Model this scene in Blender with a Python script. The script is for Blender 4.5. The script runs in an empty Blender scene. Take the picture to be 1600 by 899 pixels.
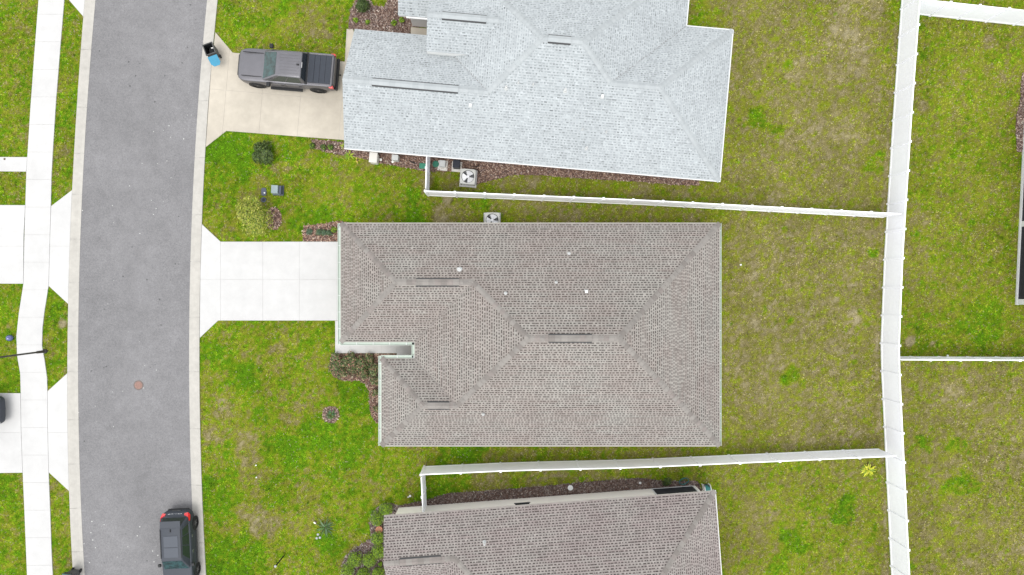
import bpy, bmesh, math, random
import numpy as np
from mathutils import Vector, Matrix
R = math.radians
rng = np.random.default_rng(7)
random.seed(7)
SC = bpy.context.scene
COL = SC.collection

# ------------------------------------------------------------------ camera, sky, sun, exposure
CAM_H, F_PX, NX, NY = 40.0, 1020.0, 775.0, 457.0     # height, focal length and nadir in photo pixels
cam = bpy.data.cameras.new('camera'); camo = bpy.data.objects.new('camera', cam); COL.objects.link(camo)
camo.location = (0, 0, CAM_H)
cam.sensor_width = 36.0; cam.lens = F_PX / 1600 * 36.0
cam.shift_x = (800 - NX) / 1600; cam.shift_y = (NY - 449.5) / 1600
cam.clip_end = 3000
SC.camera = camo

SUN_EL, SUN_AZ = 71.0, 208.0                        # degrees; azimuth clockwise from +Y
w = bpy.data.worlds.new('World'); SC.world = w; w.use_nodes = True
nt = w.node_tree; nt.nodes.clear()
sky = nt.nodes.new('ShaderNodeTexSky'); sky.sky_type = 'NISHITA'; sky.sun_disc = False
sky.sun_elevation = R(SUN_EL); sky.sun_rotation = R(SUN_AZ); sky.dust_density = 0.6; sky.air_density = 1.6
hs = nt.nodes.new('ShaderNodeHueSaturation'); hs.inputs['Saturation'].default_value = 0.13   # overcast: grey-white cloud
bg = nt.nodes.new('ShaderNodeBackground'); bg.inputs['Strength'].default_value = 0.15
out = nt.nodes.new('ShaderNodeOutputWorld')
nt.links.new(sky.outputs[0], hs.inputs['Color']); nt.links.new(hs.outputs[0], bg.inputs['Color']); nt.links.new(bg.outputs[0], out.inputs['Surface'])
sl = bpy.data.lights.new('sun', 'SUN'); sl.energy = 0.75; sl.angle = R(28); sl.color = (1.0, 0.965, 0.91)
so = bpy.data.objects.new('sun', sl); COL.objects.link(so)
sd = Vector((math.sin(R(SUN_AZ)) * math.cos(R(SUN_EL)), math.cos(R(SUN_AZ)) * math.cos(R(SUN_EL)), math.sin(R(SUN_EL))))
so.rotation_euler = sd.to_track_quat('Z', 'Y').to_euler(); so.location = sd * 60
SC.view_settings.view_transform = 'Standard'; SC.view_settings.look = 'None'
SC.view_settings.gamma = 1.0; SC.view_settings.use_curve_mapping = False
SC.view_settings.exposure = 1.25

# ------------------------------------------------------------------ pixel -> metres
def P(px, py, z=0.0):
    s = F_PX / (CAM_H - z)
    return ((px - NX) / s, -(py - NY) / s)
def PP(lst, z=0.0):
    return [P(a, b, z) for a, b in lst]

# ------------------------------------------------------------------ materials
M = {}
def mat(name, col, rough=0.8, metal=0.0, noise=None, bump=None, attr=None, spec=0.3, coat=0.0, trans=0.0):
    """noise: list of (scale, detail, amount) multiplying the colour; attr: colour attribute to multiply by"""
    m = bpy.data.materials.new(name); m.use_nodes = True
    t = m.node_tree; b = t.nodes['Principled BSDF']
    b.inputs['Roughness'].default_value = rough; b.inputs['Metallic'].default_value = metal
    b.inputs['Specular IOR Level'].default_value = spec; b.inputs['Coat Weight'].default_value = coat
    b.inputs['Coat Roughness'].default_value = 0.05
    b.inputs['Transmission Weight'].default_value = trans
    rgb = t.nodes.new('ShaderNodeRGB'); rgb.outputs[0].default_value = (*col, 1); cur = rgb.outputs[0]
    tc = t.nodes.new('ShaderNodeNewGeometry')
    def mul(a, c, fac=1.0):
        n = t.nodes.new('ShaderNodeMix'); n.data_type = 'RGBA'; n.blend_type = 'MULTIPLY'
        n.inputs['Factor'].default_value = fac
        t.links.new(a, n.inputs['A']); t.links.new(c, n.inputs['B']); return n.outputs['Result']
    if attr:
        a = t.nodes.new('ShaderNodeAttribute'); a.attribute_name = attr; cur = mul(cur, a.outputs['Color'])
    for (sc, det, amt) in (noise or []):
        n = t.nodes.new('ShaderNodeTexNoise'); n.inputs['Scale'].default_value = sc; n.inputs['Detail'].default_value = det
        n.inputs['Roughness'].default_value = 0.65
        t.links.new(tc.outputs['Position'], n.inputs['Vector'])
        mr = t.nodes.new('ShaderNodeMapRange'); mr.inputs['From Min'].default_value = 0.25; mr.inputs['From Max'].default_value = 0.75
        mr.inputs['To Min'].default_value = 1 - amt; mr.inputs['To Max'].default_value = 1 + amt
        t.links.new(n.outputs['Fac'], mr.inputs['Value'])
        cur = mul(cur, mr.outputs['Result'])
    t.links.new(cur, b.inputs['Base Color'])
    if bump:
        n = t.nodes.new('ShaderNodeTexNoise'); n.inputs['Scale'].default_value = bump[0]; n.inputs['Detail'].default_value = 6
        t.links.new(tc.outputs['Position'], n.inputs['Vector'])
        bp = t.nodes.new('ShaderNodeBump'); bp.inputs['Strength'].default_value = bump[1]; bp.inputs['Distance'].default_value = bump[2]
        t.links.new(n.outputs['Fac'], bp.inputs['Height']); t.links.new(bp.outputs[0], b.inputs['Normal'])
    M[name] = m; return m

def spots(name, scale, thresh, colr, region_scale, region_min, amount=1.0, dist_rand=1.0):
    """scattered small stains over an existing material (voronoi cells kept where a broad noise is high)"""
    t = M[name].node_tree; b = t.nodes['Principled BSDF']
    src = b.inputs['Base Color'].links[0].from_socket
    g = t.nodes.new('ShaderNodeNewGeometry')
    v = t.nodes.new('ShaderNodeTexVoronoi'); v.inputs['Scale'].default_value = scale; v.inputs['Randomness'].default_value = 1
    t.links.new(g.outputs['Position'], v.inputs['Vector'])
    wn = t.nodes.new('ShaderNodeTexNoise'); wn.inputs['Scale'].default_value = scale * 5
    t.links.new(g.outputs['Position'], wn.inputs['Vector'])
    ad = t.nodes.new('ShaderNodeMath'); ad.operation = 'MULTIPLY_ADD'; ad.inputs[1].default_value = thresh * 1.6
    t.links.new(wn.outputs['Fac'], ad.inputs[0]); t.links.new(v.outputs['Distance'], ad.inputs[2])
    mr = t.nodes.new('ShaderNodeMapRange'); mr.inputs['From Min'].default_value = thresh * 1.5; mr.inputs['From Max'].default_value = thresh * 1.9
    mr.inputs['To Min'].default_value = 1; mr.inputs['To Max'].default_value = 0
    t.links.new(ad.outputs[0], mr.inputs['Value'])
    n = t.nodes.new('ShaderNodeTexNoise'); n.inputs['Scale'].default_value = region_scale; n.inputs['Detail'].default_value = 3
    t.links.new(g.outputs['Position'], n.inputs['Vector'])
    m2 = t.nodes.new('ShaderNodeMapRange'); m2.inputs['From Min'].default_value = region_min; m2.inputs['From Max'].default_value = region_min + 0.06
    t.links.new(n.outputs['Fac'], m2.inputs['Value'])
    mm = t.nodes.new('ShaderNodeMath'); mm.operation = 'MULTIPLY'
    t.links.new(mr.outputs[0], mm.inputs[0]); t.links.new(m2.outputs[0], mm.inputs[1])
    ma = t.nodes.new('ShaderNodeMath'); ma.operation = 'MULTIPLY'; ma.inputs[1].default_value = amount
    t.links.new(mm.outputs[0], ma.inputs[0])
    mx = t.nodes.new('ShaderNodeMix'); mx.data_type = 'RGBA'
    t.links.new(ma.outputs[0], mx.inputs['Factor']); t.links.new(src, mx.inputs['A']); mx.inputs['B'].default_value = (*colr, 1)
    t.links.new(mx.outputs['Result'], b.inputs['Base Color'])

mat('asphalt', (0.160, 0.156, 0.158), 0.95, noise=[(0.22, 3, 0.13), (1.4, 4, 0.10), (22, 2, 0.24), (9, 3, 0.14)], bump=(60, 0.35, 0.01))
spots('asphalt', 2.3, 0.08, (0.52, 0.52, 0.49), 0.16, 0.52, 0.85)
spots('asphalt', 1.3, 0.075, (0.05, 0.05, 0.05), 0.12, 0.48, 0.7)
mat('concrete', (0.432, 0.425, 0.414), 0.9, noise=[(0.35, 4, 0.06), (1.5, 5, 0.05), (40, 3, 0.04)], bump=(50, 0.15, 0.004))
mat('concrete_stained', (0.390, 0.352, 0.292), 0.9, noise=[(0.35, 4, 0.17), (1.6, 5, 0.08), (40, 3, 0.05)], bump=(50, 0.15, 0.004))
mat('kerb_concrete', (0.358, 0.341, 0.309), 0.9, noise=[(0.5, 4, 0.08), (3.0, 5, 0.10), (35, 3, 0.06)], bump=(50, 0.2, 0.005))
mat('joint', (0.37, 0.36, 0.34), 0.95)
mat('soil', (0.10, 0.085, 0.04), 1.0, noise=[(0.4, 5, 0.3), (5, 5, 0.25)])
mat('lawn', (1, 1, 1), 1.0, attr='Col', noise=[(3.0, 6, 0.22), (11, 4, 0.30)], bump=(14, 0.9, 0.05), spec=0.1)
mat('grass', (1, 1, 1), 0.85, attr='Col', spec=0.15)
mat('shingle', (1, 1, 1), 0.95, attr='Col', noise=[(25, 3, 0.10), (0.45, 4, 0.07)], spec=0.15)
mat('cap_dark', (0.165, 0.149, 0.136), 0.95, noise=[(30, 3, 0.10)], spec=0.15)
mat('cap_light', (0.215, 0.199, 0.182), 0.95, noise=[(30, 3, 0.10)], spec=0.15)
mat('cap_white_dark', (0.29, 0.308, 0.313), 0.95, noise=[(30, 3, 0.05)], spec=0.15)
mat('cap_grey', (0.194, 0.179, 0.164), 0.95, noise=[(3.1, 2, 0.16), (30, 3, 0.10)], spec=0.15)
mat('cap_grey_warm', (0.192, 0.17, 0.156), 0.95, noise=[(3.1, 2, 0.16), (30, 3, 0.10)], spec=0.15)
mat('cap_white', (0.312, 0.33, 0.335), 0.95, noise=[(3.1, 2, 0.06), (30, 3, 0.05)], spec=0.15)
mat('cap_white_cool', (0.304, 0.323, 0.328), 0.95, noise=[(3.1, 2, 0.06), (30, 3, 0.05)], spec=0.15)
mat('vent_slot', (0.055, 0.055, 0.055), 0.9)
mat('deck', (0.20, 0.18, 0.17), 0.95)
mat('fascia', (0.72, 0.72, 0.70), 0.6)
mat('edge_tan', (0.36, 0.34, 0.30), 0.7)
mat('gutter', (0.40, 0.455, 0.395), 0.45, noise=[(2, 2, 0.05)])
mat('stucco', (0.80, 0.755, 0.69), 0.9, noise=[(0.6, 3, 0.04), (30, 4, 0.05)], bump=(60, 0.3, 0.006))
mat('stucco_grey', (0.56, 0.54, 0.54), 0.9, noise=[(0.6, 3, 0.04), (30, 4, 0.05)], bump=(60, 0.3, 0.006))
mat('white_trim', (0.58, 0.58, 0.57), 0.5)
mat('vinyl', (0.86, 0.86, 0.905), 0.42, noise=[(0.8, 3, 0.025), (6, 4, 0.02)], spec=0.4)
mat('vinyl_cap', (0.88, 0.89, 0.90), 0.4, spec=0.4)
mat('screen', (0.022, 0.023, 0.028), 0.65, noise=[(4, 3, 0.25)])
mat('glass', (0.02, 0.025, 0.03), 0.08, spec=0.6)
mat('windscreen', (0.014, 0.040, 0.042), 0.05, spec=0.35, noise=[(3.2, 3, 0.9)])  # mottled teal in the base colour stands for reflections on the glass
mat('side_glass', (0.022, 0.032, 0.026), 0.1, spec=0.5)
mat('truck_paint', (0.142, 0.138, 0.147), 0.42, metal=0.7, coat=0.15, noise=[(2.0, 2, 0.06)])
mat('suv_paint', (0.030, 0.035, 0.045), 0.55, metal=0.0, spec=0.35, coat=0.0)
mat('suv_black', (0.012, 0.014, 0.017), 0.3, coat=0.5)
mat('bed_cover', (0.028, 0.033, 0.043), 0.62, noise=[(8, 3, 0.08)])
mat('black_plastic', (0.014, 0.014, 0.015), 0.55)
mat('dark_plastic', (0.035, 0.036, 0.037), 0.5)
mat('tyre', (0.016, 0.016, 0.016), 0.85)
mat('rim', (0.18, 0.18, 0.19), 0.35, metal=0.9)
mat('chrome', (0.62, 0.62, 0.64), 0.15, metal=1.0)
mat('tail_red', (0.55, 0.015, 0.02), 0.2, spec=0.6, coat=0.5)
mat('lamp_clear', (0.28, 0.28, 0.28), 0.12, spec=0.6)
mat('bin_grey', (0.055, 0.055, 0.054), 0.5, noise=[(4, 3, 0.12)])
mat('bin_inside', (0.008, 0.009, 0.010), 0.7)
mat('lid_blue', (0.035, 0.20, 0.31), 0.42, noise=[(5, 2, 0.08)])
mat('lid_teal', (0.06, 0.12, 0.125), 0.25, coat=0.4)
mat('paper', (0.75, 0.74, 0.70), 0.8)
mat('metal_grey', (0.42, 0.43, 0.42), 0.5, noise=[(5, 3, 0.06)])
mat('unit_case', (0.38, 0.38, 0.355), 0.5, noise=[(5, 3, 0.05)])
mat('fan', (0.55, 0.55, 0.56), 0.4, metal=0.1)
mat('dark_inside', (0.015, 0.016, 0.02), 0.8)
mat('pedestal', (0.20, 0.245, 0.25), 0.6, noise=[(6, 3, 0.1)])
mat('pedestal_dark', (0.06, 0.07, 0.10), 0.6)
mat('valve_green', (0.03, 0.17, 0.11), 0.55, noise=[(8, 3, 0.1)])
mat('box_black', (0.014, 0.016, 0.024), 0.45)
mat('box_beige', (0.55, 0.53, 0.49), 0.6)
mat('ball_blue', (0.035, 0.05, 0.17), 0.08, spec=0.7, coat=1.0)
mat('white_plastic', (0.62, 0.62, 0.61), 0.4)
mat('terracotta', (0.52, 0.22, 0.13), 0.8, noise=[(7, 3, 0.1)])
mat('pot_soil', (0.30, 0.15, 0.09), 1.0)
mat('manhole_ring', (0.14, 0.115, 0.105), 0.9, noise=[(9, 4, 0.15)])
mat('manhole_lid', (0.235, 0.145, 0.12), 0.85, noise=[(12, 4, 0.2)])
mat('pole', (0.045, 0.04, 0.038), 0.5)
mat('pole_cap', (0.30, 0.31, 0.32), 0.4)
mat('leaf', (1, 1, 1), 0.6, attr='Col', spec=0.3)
mat('bark', (0.09, 0.065, 0.04), 0.9, noise=[(20, 4, 0.25)])
mat('mulch_base', (0.10, 0.06, 0.048), 1.0, noise=[(8, 5, 0.4), (30, 3, 0.3)])
mat('mulch', (1, 1, 1), 0.95, attr='Col', spec=0.1)
mat('hose', (0.03, 0.16, 0.15), 0.5)
mat('sand_stone', (0.42, 0.37, 0.28), 0.95)

# ------------------------------------------------------------------ mesh helpers
def tag(o, label=None, cat=None, group=None, kind=None):
    if label: o['label'] = label
    if cat: o['category'] = cat
    if group: o['group'] = group
    if kind: o['kind'] = kind
    return o
def empty(name, loc=(0, 0, 0), rz=0.0):
    o = bpy.data.objects.new(name, None); COL.objects.link(o)
    o.location = loc; o.rotation_euler = (0, 0, rz); o.empty_display_size = 0.2
    return o
def link(name, me, parent=None, loc=(0, 0, 0), rot=(0, 0, 0)):
    o = bpy.data.objects.new(name, me); COL.objects.link(o); o.parent = parent
    o.location = loc; o.rotation_euler = rot
    return o

class MB:
    def __init__(s): s.v = []; s.f = []; s.mi = []; s.mats = []
    def m(s, name):
        if name not in s.mats: s.mats.append(name)
        return s.mats.index(name)
    def add(s, vs, fs, mt):
        k = len(s.v); i = s.m(mt); s.v += [tuple(v) for v in vs]
        for f in fs: s.f.append(tuple(a + k for a in f)); s.mi.append(i)
    def box(s, x0, x1, y0, y1, z0, z1, mt, taper=None):
        t = taper or 0.0
        vs = [(x0, y0, z0), (x1, y0, z0), (x1, y1, z0), (x0, y1, z0), (x0 + t, y0 + t, z1), (x1 - t, y0 + t, z1), (x1 - t, y1 - t, z1), (x0 + t, y1 - t, z1)]
        s.add(vs, [(3, 2, 1, 0), (4, 5, 6, 7), (0, 1, 5, 4), (1, 2, 6, 5), (2, 3, 7, 6), (3, 0, 4, 7)], mt)
    def prism(s, poly, z0, z1, mt, top=None):
        n = len(poly)
        a = sum(poly[i][0] * poly[(i + 1) % n][1] - poly[(i + 1) % n][0] * poly[i][1] for i in range(n))
        if a < 0: poly = poly[::-1]
        vs = [(x, y, z0) for x, y in poly] + [(x, y, z1) for x, y in poly]
        s.add(vs, [tuple(range(n))[::-1]] + [(i, (i + 1) % n, n + (i + 1) % n, n + i) for i in range(n)], mt)
        s.add([(x, y, z1) for x, y in poly], [tuple(range(n))], top or mt)
    def cyl(s, c, r0, r1, z0, z1, mt, n=16, axis='z', cap=True):
        ring = []
        for (r, z) in ((r0, z0), (r1, z1)):
            for i in range(n):
                a = 2 * math.pi * i / n; u, v = r * math.cos(a), r * math.sin(a)
                ring.append({'z': (c[0] + u, c[1] + v, c[2] + z), 'y': (c[0] + v, c[1] + z, c[2] + u), 'x': (c[0] + z, c[1] + u, c[2] + v)}[axis])
        fs = [(i, (i + 1) % n, n + (i + 1) % n, n + i) for i in range(n)]
        if cap: fs += [tuple(range(n))[::-1], tuple(range(n, 2 * n))]
        s.add(ring, fs, mt)
    def lathe(s, c, prof, mt, n=20):
        k = len(prof); vs = []
        for (r, z) in prof:
            for i in range(n):
                a = 2 * math.pi * i / n; vs.append((c[0] + r * math.cos(a), c[1] + r * math.sin(a), c[2] + z))
        fs = []
        for j in range(k - 1):
            for i in range(n): fs.append((j * n + i, j * n + (i + 1) % n, (j + 1) * n + (i + 1) % n, (j + 1) * n + i))
        fs.append(tuple(range((k - 1) * n, k * n))); fs.append(tuple(range(n))[::-1])
        s.add(vs, fs, mt)
    def bar(s, a, b, r, mt, n=8, r2=None):
        a = Vector(a); b = Vector(b); d = (b - a).normalized()
        u = d.orthogonal().normalized(); v = d.cross(u); r2 = r if r2 is None else r2; vs = []
        for (p, q) in ((a, r), (b, r2)):
            for i in range(n):
                t = 2 * math.pi * i / n; vs.append(p + u * (q * math.cos(t)) + v * (q * math.sin(t)))
        s.add(vs, [(i, (i + 1) % n, n + (i + 1) % n, n + i) for i in range(n)] + [tuple(range(n))[::-1], tuple(range(n, 2 * n))], mt)
    def tube(s, pts, r, mt, n=6):
        for a, b in zip(pts[:-1], pts[1:]): s.bar(a, b, r, mt, n)
    def loft(s, secs, mt):
        n = len(secs[0]); vs = [p for q in secs for p in q]; fs = []
        for j in range(len(secs) - 1):
            for i in range(n): fs.append((j * n + i, j * n + (i + 1) % n, (j + 1) * n + (i + 1) % n, (j + 1) * n + i))
        fs.append(tuple(range(n))[::-1]); fs.append(tuple(range((len(secs) - 1) * n, len(secs) * n)))
        s.add(vs, fs, mt)
    def mesh(s, name):
        me = bpy.data.meshes.new(name); me.from_pydata(s.v, [], s.f)
        for k in s.mats: me.materials.append(M[k])
        me.polygons.foreach_set('material_index', s.mi); me.update(); return me
    def build(s, name, parent=None, loc=(0, 0, 0), rot=(0, 0, 0), smooth=False, bevel=0.0, sub=0, fix=False, segs=2):
        me = s.mesh(name)
        if fix:
            bm = bmesh.new(); bm.from_mesh(me); bmesh.ops.recalc_face_normals(bm, faces=bm.faces); bm.to_mesh(me); bm.free()
        if smooth: me.polygons.foreach_set('use_smooth', [True] * len(me.polygons))
        o = link(name, me, parent, loc, rot)
        if bevel:
            b = o.modifiers.new('bevel', 'BEVEL'); b.width = bevel; b.segments = segs; b.limit_method = 'ANGLE'; b.angle_limit = R(35)
        if sub:
            u = o.modifiers.new('sub', 'SUBSURF'); u.levels = sub; u.render_levels = sub
        return o

def raw_mesh(name, verts, nper, cols, mt):
    """verts (N*nper,3) unshared polygons of nper corners, cols (N,3) per polygon"""
    verts = np.asarray(verts, np.float32).reshape(-1, 3); n = len(verts) // nper
    me = bpy.data.meshes.new(name)
    me.vertices.add(len(verts)); me.vertices.foreach_set('co', verts.ravel())
    me.loops.add(n * nper); me.loops.foreach_set('vertex_index', np.arange(n * nper, dtype=np.int32))
    me.polygons.add(n); me.polygons.foreach_set('loop_start', np.arange(0, n * nper, nper, dtype=np.int32))
    me.polygons.foreach_set('loop_total', np.full(n, nper, np.int32))
    at = me.color_attributes.new('Col', 'FLOAT_COLOR', 'POINT')
    c4 = np.ones((n * nper, 4), np.float32); c4[:, :3] = np.repeat(np.asarray(cols, np.float32), nper, axis=0)
    at.data.foreach_set('color', c4.ravel())
    me.materials.append(M[mt]); me.update(calc_edges=True); return me

# ------------------------------------------------------------------ numpy noise and polygons
def vnoise(x, y, scale, seed):
    g = np.random.default_rng(seed).random((256, 256)); x = np.asarray(x) / scale + 1000; y = np.asarray(y) / scale + 1000
    xi = np.floor(x).astype(int); yi = np.floor(y).astype(int); fx = x - xi; fy = y - yi
    fx = fx * fx * (3 - 2 * fx); fy = fy * fy * (3 - 2 * fy)
    a = g[xi % 256, yi % 256]; b = g[(xi + 1) % 256, yi % 256]; c = g[xi % 256, (yi + 1) % 256]; d = g[(xi + 1) % 256, (yi + 1) % 256]
    return (a * (1 - fx) + b * fx) * (1 - fy) + (c * (1 - fx) + d * fx) * fy
def fbm(x, y, scale, seed, octv=3):
    s = 0; a = 1; t = 0
    for o in range(octv): s = s + a * vnoise(x, y, scale / 2 ** o, seed + o); t += a; a *= 0.55
    return s / t
def inpoly(x, y, poly):
    r = np.zeros(len(x), bool); n = len(poly)
    for i in range(n):
        x0, y0 = poly[i]; x1, y1 = poly[(i + 1) % n]
        if y0 == y1: continue
        c = ((y0 > y) != (y1 > y)) & (x < (x1 - x0) * (y - y0) / (y1 - y0) + x0); r ^= c
    return r
def clip_half(poly, nx, ny, d):
    o = []
    for i in range(len(poly)):
        a = poly[i]; b = poly[(i + 1) % len(poly)]; da = a[0] * nx + a[1] * ny - d; db = b[0] * nx + b[1] * ny - d
        if da <= 0: o.append(a)
        if da * db < 0: t = da / (da - db); o.append((a[0] + (b[0] - a[0]) * t, a[1] + (b[1] - a[1]) * t))
    return o
def area(poly):
    return 0.5 * sum(poly[i][0] * poly[(i + 1) % len(poly)][1] - poly[(i + 1) % len(poly)][0] * poly[i][1] for i in range(len(poly)))
def offset(poly, d):
    """inset (d>0) of a simple polygon"""
    if area(poly) < 0: poly = poly[::-1]
    n = len(poly); o = []
    for i in range(n):
        p0 = Vector(poly[i - 1]); p1 = Vector(poly[i]); p2 = Vector(poly[(i + 1) % n])
        a = (p1 - p0).normalized(); b = (p2 - p1).normalized(); na = Vector((-a.y, a.x)); nb = Vector((-b.y, b.x))
        k = na + nb; k = k / max(0.2, k.dot(na)); o.append(tuple(p1 + k * d))
    return o
NOGRASS = []          # polygons where no grass grows

# ------------------------------------------------------------------ lawn colour
LUSH, GREEN, YG, OLIVE, TAN, STRAW = (.066, .150, .003), (.112, .172, .004), (.168, .184, .014), (.140, .132, .030), (.172, .146, .062), (.240, .208, .120)
XS = [0.0, 0.24, 0.42, 0.60, 0.78, 1.0]; PAL = np.array([LUSH, GREEN, YG, OLIVE, TAN, STRAW])
ZONES = [  # px rectangle, deadness, softness in px
    (310, -200, 700, 1100, 0.30, 40), (-400, -200, 130, 1100, 0.25, 20),
    (1125, -300, 1392, 335, 0.58, 30), (1125, 340, 1380, 703, 0.63, 30), (1125, 710, 1390, 1200, 0.46, 30),
    (1400, -200, 1900, 560, 0.40, 20), (1395, 566, 1900, 1200, 0.56, 15),
    (690, 290, 1125, 350, 0.52, 16), (690, 255, 1125, 300, 0.50, 16), (690, 698, 1125, 790, 0.46, 25)]  # side strips between houses: less straw, darkening the grass in place of shade
BLOBS = [  # px, py, radius px, change of deadness
    (380, 582, 26, -.3), (505, 675, 30, -.3), (560, 615, 34, -.3), (455, 692, 32, -.25), (545, 722, 16, -.3), (365, 240, 42, -.28), (345, 232, 20, -.2),
    (480, 360, 26, -.3), (512, 338, 22, -.25), (646, 306, 15, -.5), (642, 340, 18, -.45), (712, 712, 30, -.4), (700, 762, 30, -.4), (745, 705, 26, -.3),
    (1238, 590, 18, -.5), (1234, 101, 11, -.4), (1185, 185, 16, -.35), (1205, 200, 14, -.3), (1500, 760, 24, -.45), (1437, 692, 18, -.4), (1492, 700, 18, -.35),
    (1316, 800, 20, -.45), (1248, 855, 26, -.35), (1220, 885, 22, -.3), (360, 885, 60, -.25), (340, 775, 40, -.25), (1372, 255, 18, -.35), (750, 322, 16, -.4),
    (1363, 396, 9, -.5), (1222, 30, 14, -.1), (515, 850, 26, -.35), (560, 690, 22, -.2), (420, 640, 30, -.2), (335, 560, 24, -.25), (350, 640, 20, .25),
    (480, 30, 26, .25), (505, 55, 14, .35), (395, 300, 26, .22), (385, 335, 20, .2), (440, 262, 12, .25), (385, 700, 30, .30), (400, 745, 26, .22), (400, 815, 36, .32),
    (475, 800, 36, .24), (430, 560, 26, .2), (450, 655, 30, .22), (330, 680, 16, .3), (585, 765, 24, .2), (560, 745, 30, .12), (690, 245, 20, .3), (700, 312, 10, .55), (664, 285, 18, .35),
    (1320, 90, 40, .15), (1260, 110, 30, .12), (1340, 30, 40, .15), (1300, 210, 40, .1), (1545, 70, 16, .35), (1440, 165, 14, .25), (1331, 490, 7, .35), (1260, 480, 50, .04),
    (1425, 533, 10, .6), (1457, 536, 5, .7), (1435, 345, 12, .25), (98, 505, 6, .9), (15, 511, 5, .6), (30, 60, 30, .15), (50, 200, 40, .12), (95, 130, 22, .2), (100, 240, 16, .18),
    (1130, 780, 60, .05), (1200, 810, 40, .12), (870, 335, 60, .05), (780, 745, 30, .15), (850, 752, 30, .18), (685, 340, 14, .3), (1500, 600, 40, .1), (1560, 860, 60, .08),
    (560, 100, 12, .1), (450, 15, 20, -.1), (545, 60, 14, -.1), (360, 30, 16, -.15), (500, 110, 20, -.15), (1540, 500, 40, -.22), (1490, 545, 60, -.12), (1470, 80, 40, -.1), (1420, 20, 30, -.3)]
_rw = random.Random(11)
for _k in range(70): BLOBS.append((_rw.uniform(1130, 1590), _rw.uniform(10, 890), _rw.uniform(2.5, 6), _rw.choice([-.4, -.3, -.3, .3])))
FENCE_BACK = [(1416, -130), (1407, 0), (1392.5, 200), (1380, 400), (1374, 550), (1380, 674), (1391, 899), (1399, 1010)]
def lawn_dead(x, y):
    s = F_PX / CAM_H; px = x * s + NX; py = NY - y * s
    d = np.full(len(x), 0.42); 
    for (x0, y0, x1, y1, v, sf) in ZONES:
        k = np.clip(np.minimum(np.minimum(px - x0, x1 - px), np.minimum(py - y0, y1 - py)) / sf + 0.5, 0, 1)
        d = d * (1 - k) + v * k
    wx = (vnoise(x, y, 0.7, 91) - .5) * 26; wy = (vnoise(x, y, 0.7, 92) - .5) * 26
    for (bx, by, r, a) in BLOBS:
        q = ((px + wx * min(1, r / 22) - bx) ** 2 + (py + wy * min(1, r / 22) - by) ** 2) / (r * r)
        d = d + a * np.clip(1.7 - q * 1.4, 0, 1)
    fx = np.interp(py, [p[1] for p in FENCE_BACK], [p[0] for p in FENCE_BACK])
    k = np.clip(1 - np.abs(px - (fx - 4)) / 5, 0, 1); d = d + k * 0.3
    d = d + (0.30 * (fbm(x, y, 3.2, 11) - .5) + 0.36 * (fbm(x, y, 1.1, 21) - .5)) * np.where(px > 1100, .6, 1.0) + 0.30 * (vnoise(x, y, 0.33, 31) - .5) + np.where(px > 1100, .52, .66) * (vnoise(x, y, 0.15, 33) - .5)
    return d
def pal(d):
    return np.stack([np.interp(d, XS, PAL[:, c]) for c in range(3)], 1)
def lawn_col(x, y, jit=0.0):
    d = lawn_dead(x, y)
    if jit: d = d + rng.normal(0, jit, len(x))
    c = pal(d)
    dk = fbm(x, y, 2.0, 51)
    c = c * (1 + 0.35 * (dk - .5))[:, None]
    return np.clip(c, 0.003, 1)

# ground sheet to the horizon and the lawn laid on it
g = MB(); g.add([(-900, -900, -.05), (900, -900, -.05), (900, 900, -.05), (-900, 900, -.05)], [(0, 1, 2, 3)], 'soil')
tag(g.build('ground'), kind='structure')
gx = np.arange(-44, 46.01, 0.16); gy = np.arange(-29, 30.01, 0.16)
X, Y = np.meshgrid(gx, gy); xs = X.ravel(); ys = Y.ravel(); nxg, nyg = len(gx), len(gy)
zs = 0.05 * (fbm(xs, ys, 2.5, 61) - .5) * 0.4
me = bpy.data.meshes.new('lawn')
me.vertices.add(len(xs)); me.vertices.foreach_set('co', np.stack([xs, ys, zs - 0.012], 1).astype(np.float32).ravel())
ii = (np.arange(nyg - 1)[:, None] * nxg + np.arange(nxg - 1)[None, :]).ravel()
q = np.stack([ii, ii + 1, ii + 1 + nxg, ii + nxg], 1).astype(np.int32)
me.loops.add(q.size); me.loops.foreach_set('vertex_index', q.ravel())
me.polygons.add(len(q)); me.polygons.foreach_set('loop_start', np.arange(0, q.size, 4, dtype=np.int32)); me.polygons.foreach_set('loop_total', np.full(len(q), 4, np.int32))
at = me.color_attributes.new('Col', 'FLOAT_COLOR', 'POINT'); c4 = np.ones((len(xs), 4), np.float32); c4[:, :3] = lawn_col(xs, ys) * 0.90
at.data.foreach_set('color', c4.ravel()); me.materials.append(M['lawn']); me.update(calc_edges=True)
tag(link('lawn', me), kind='structure')

# ------------------------------------------------------------------ road, kerbs, pavements
def curve(pts, deg=4):
    a = np.array(pts, float); return np.poly1d(np.polyfit((a[:, 1] - 450) / 450, a[:, 0], deg))
cAL = curve([(150, 0), (140, 100), (132.5, 225), (126, 400), (122.7, 550), (122.2, 640), (122.8, 674), (125.2, 749), (129, 824), (132.5, 899)], 3)
cAR = curve([(324, 0), (310, 155), (306, 225), (301, 312), (299, 375), (297, 450), (295.8, 550), (295.6, 612), (297, 674), (300, 774), (306, 899)], 3)
cKL = curve([(133.2, 0), (131.5, 25), (117.5, 225), (113, 300), (109, 425), (108, 475), (105.3, 600), (106.8, 674), (109.3, 774), (115, 899)], 3)
cKR = curve([(340, 0), (336, 50), (331, 100), (322, 212), (316, 350), (314, 425), (312, 525), (311.3, 625), (313.6, 674), (317, 774), (322, 899)], 3)
def ex(c, py): return float(c((py - 450) / 450))
YS = list(range(-240, 1141, 30))
road = MB(); vs = []; fs = []
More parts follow.
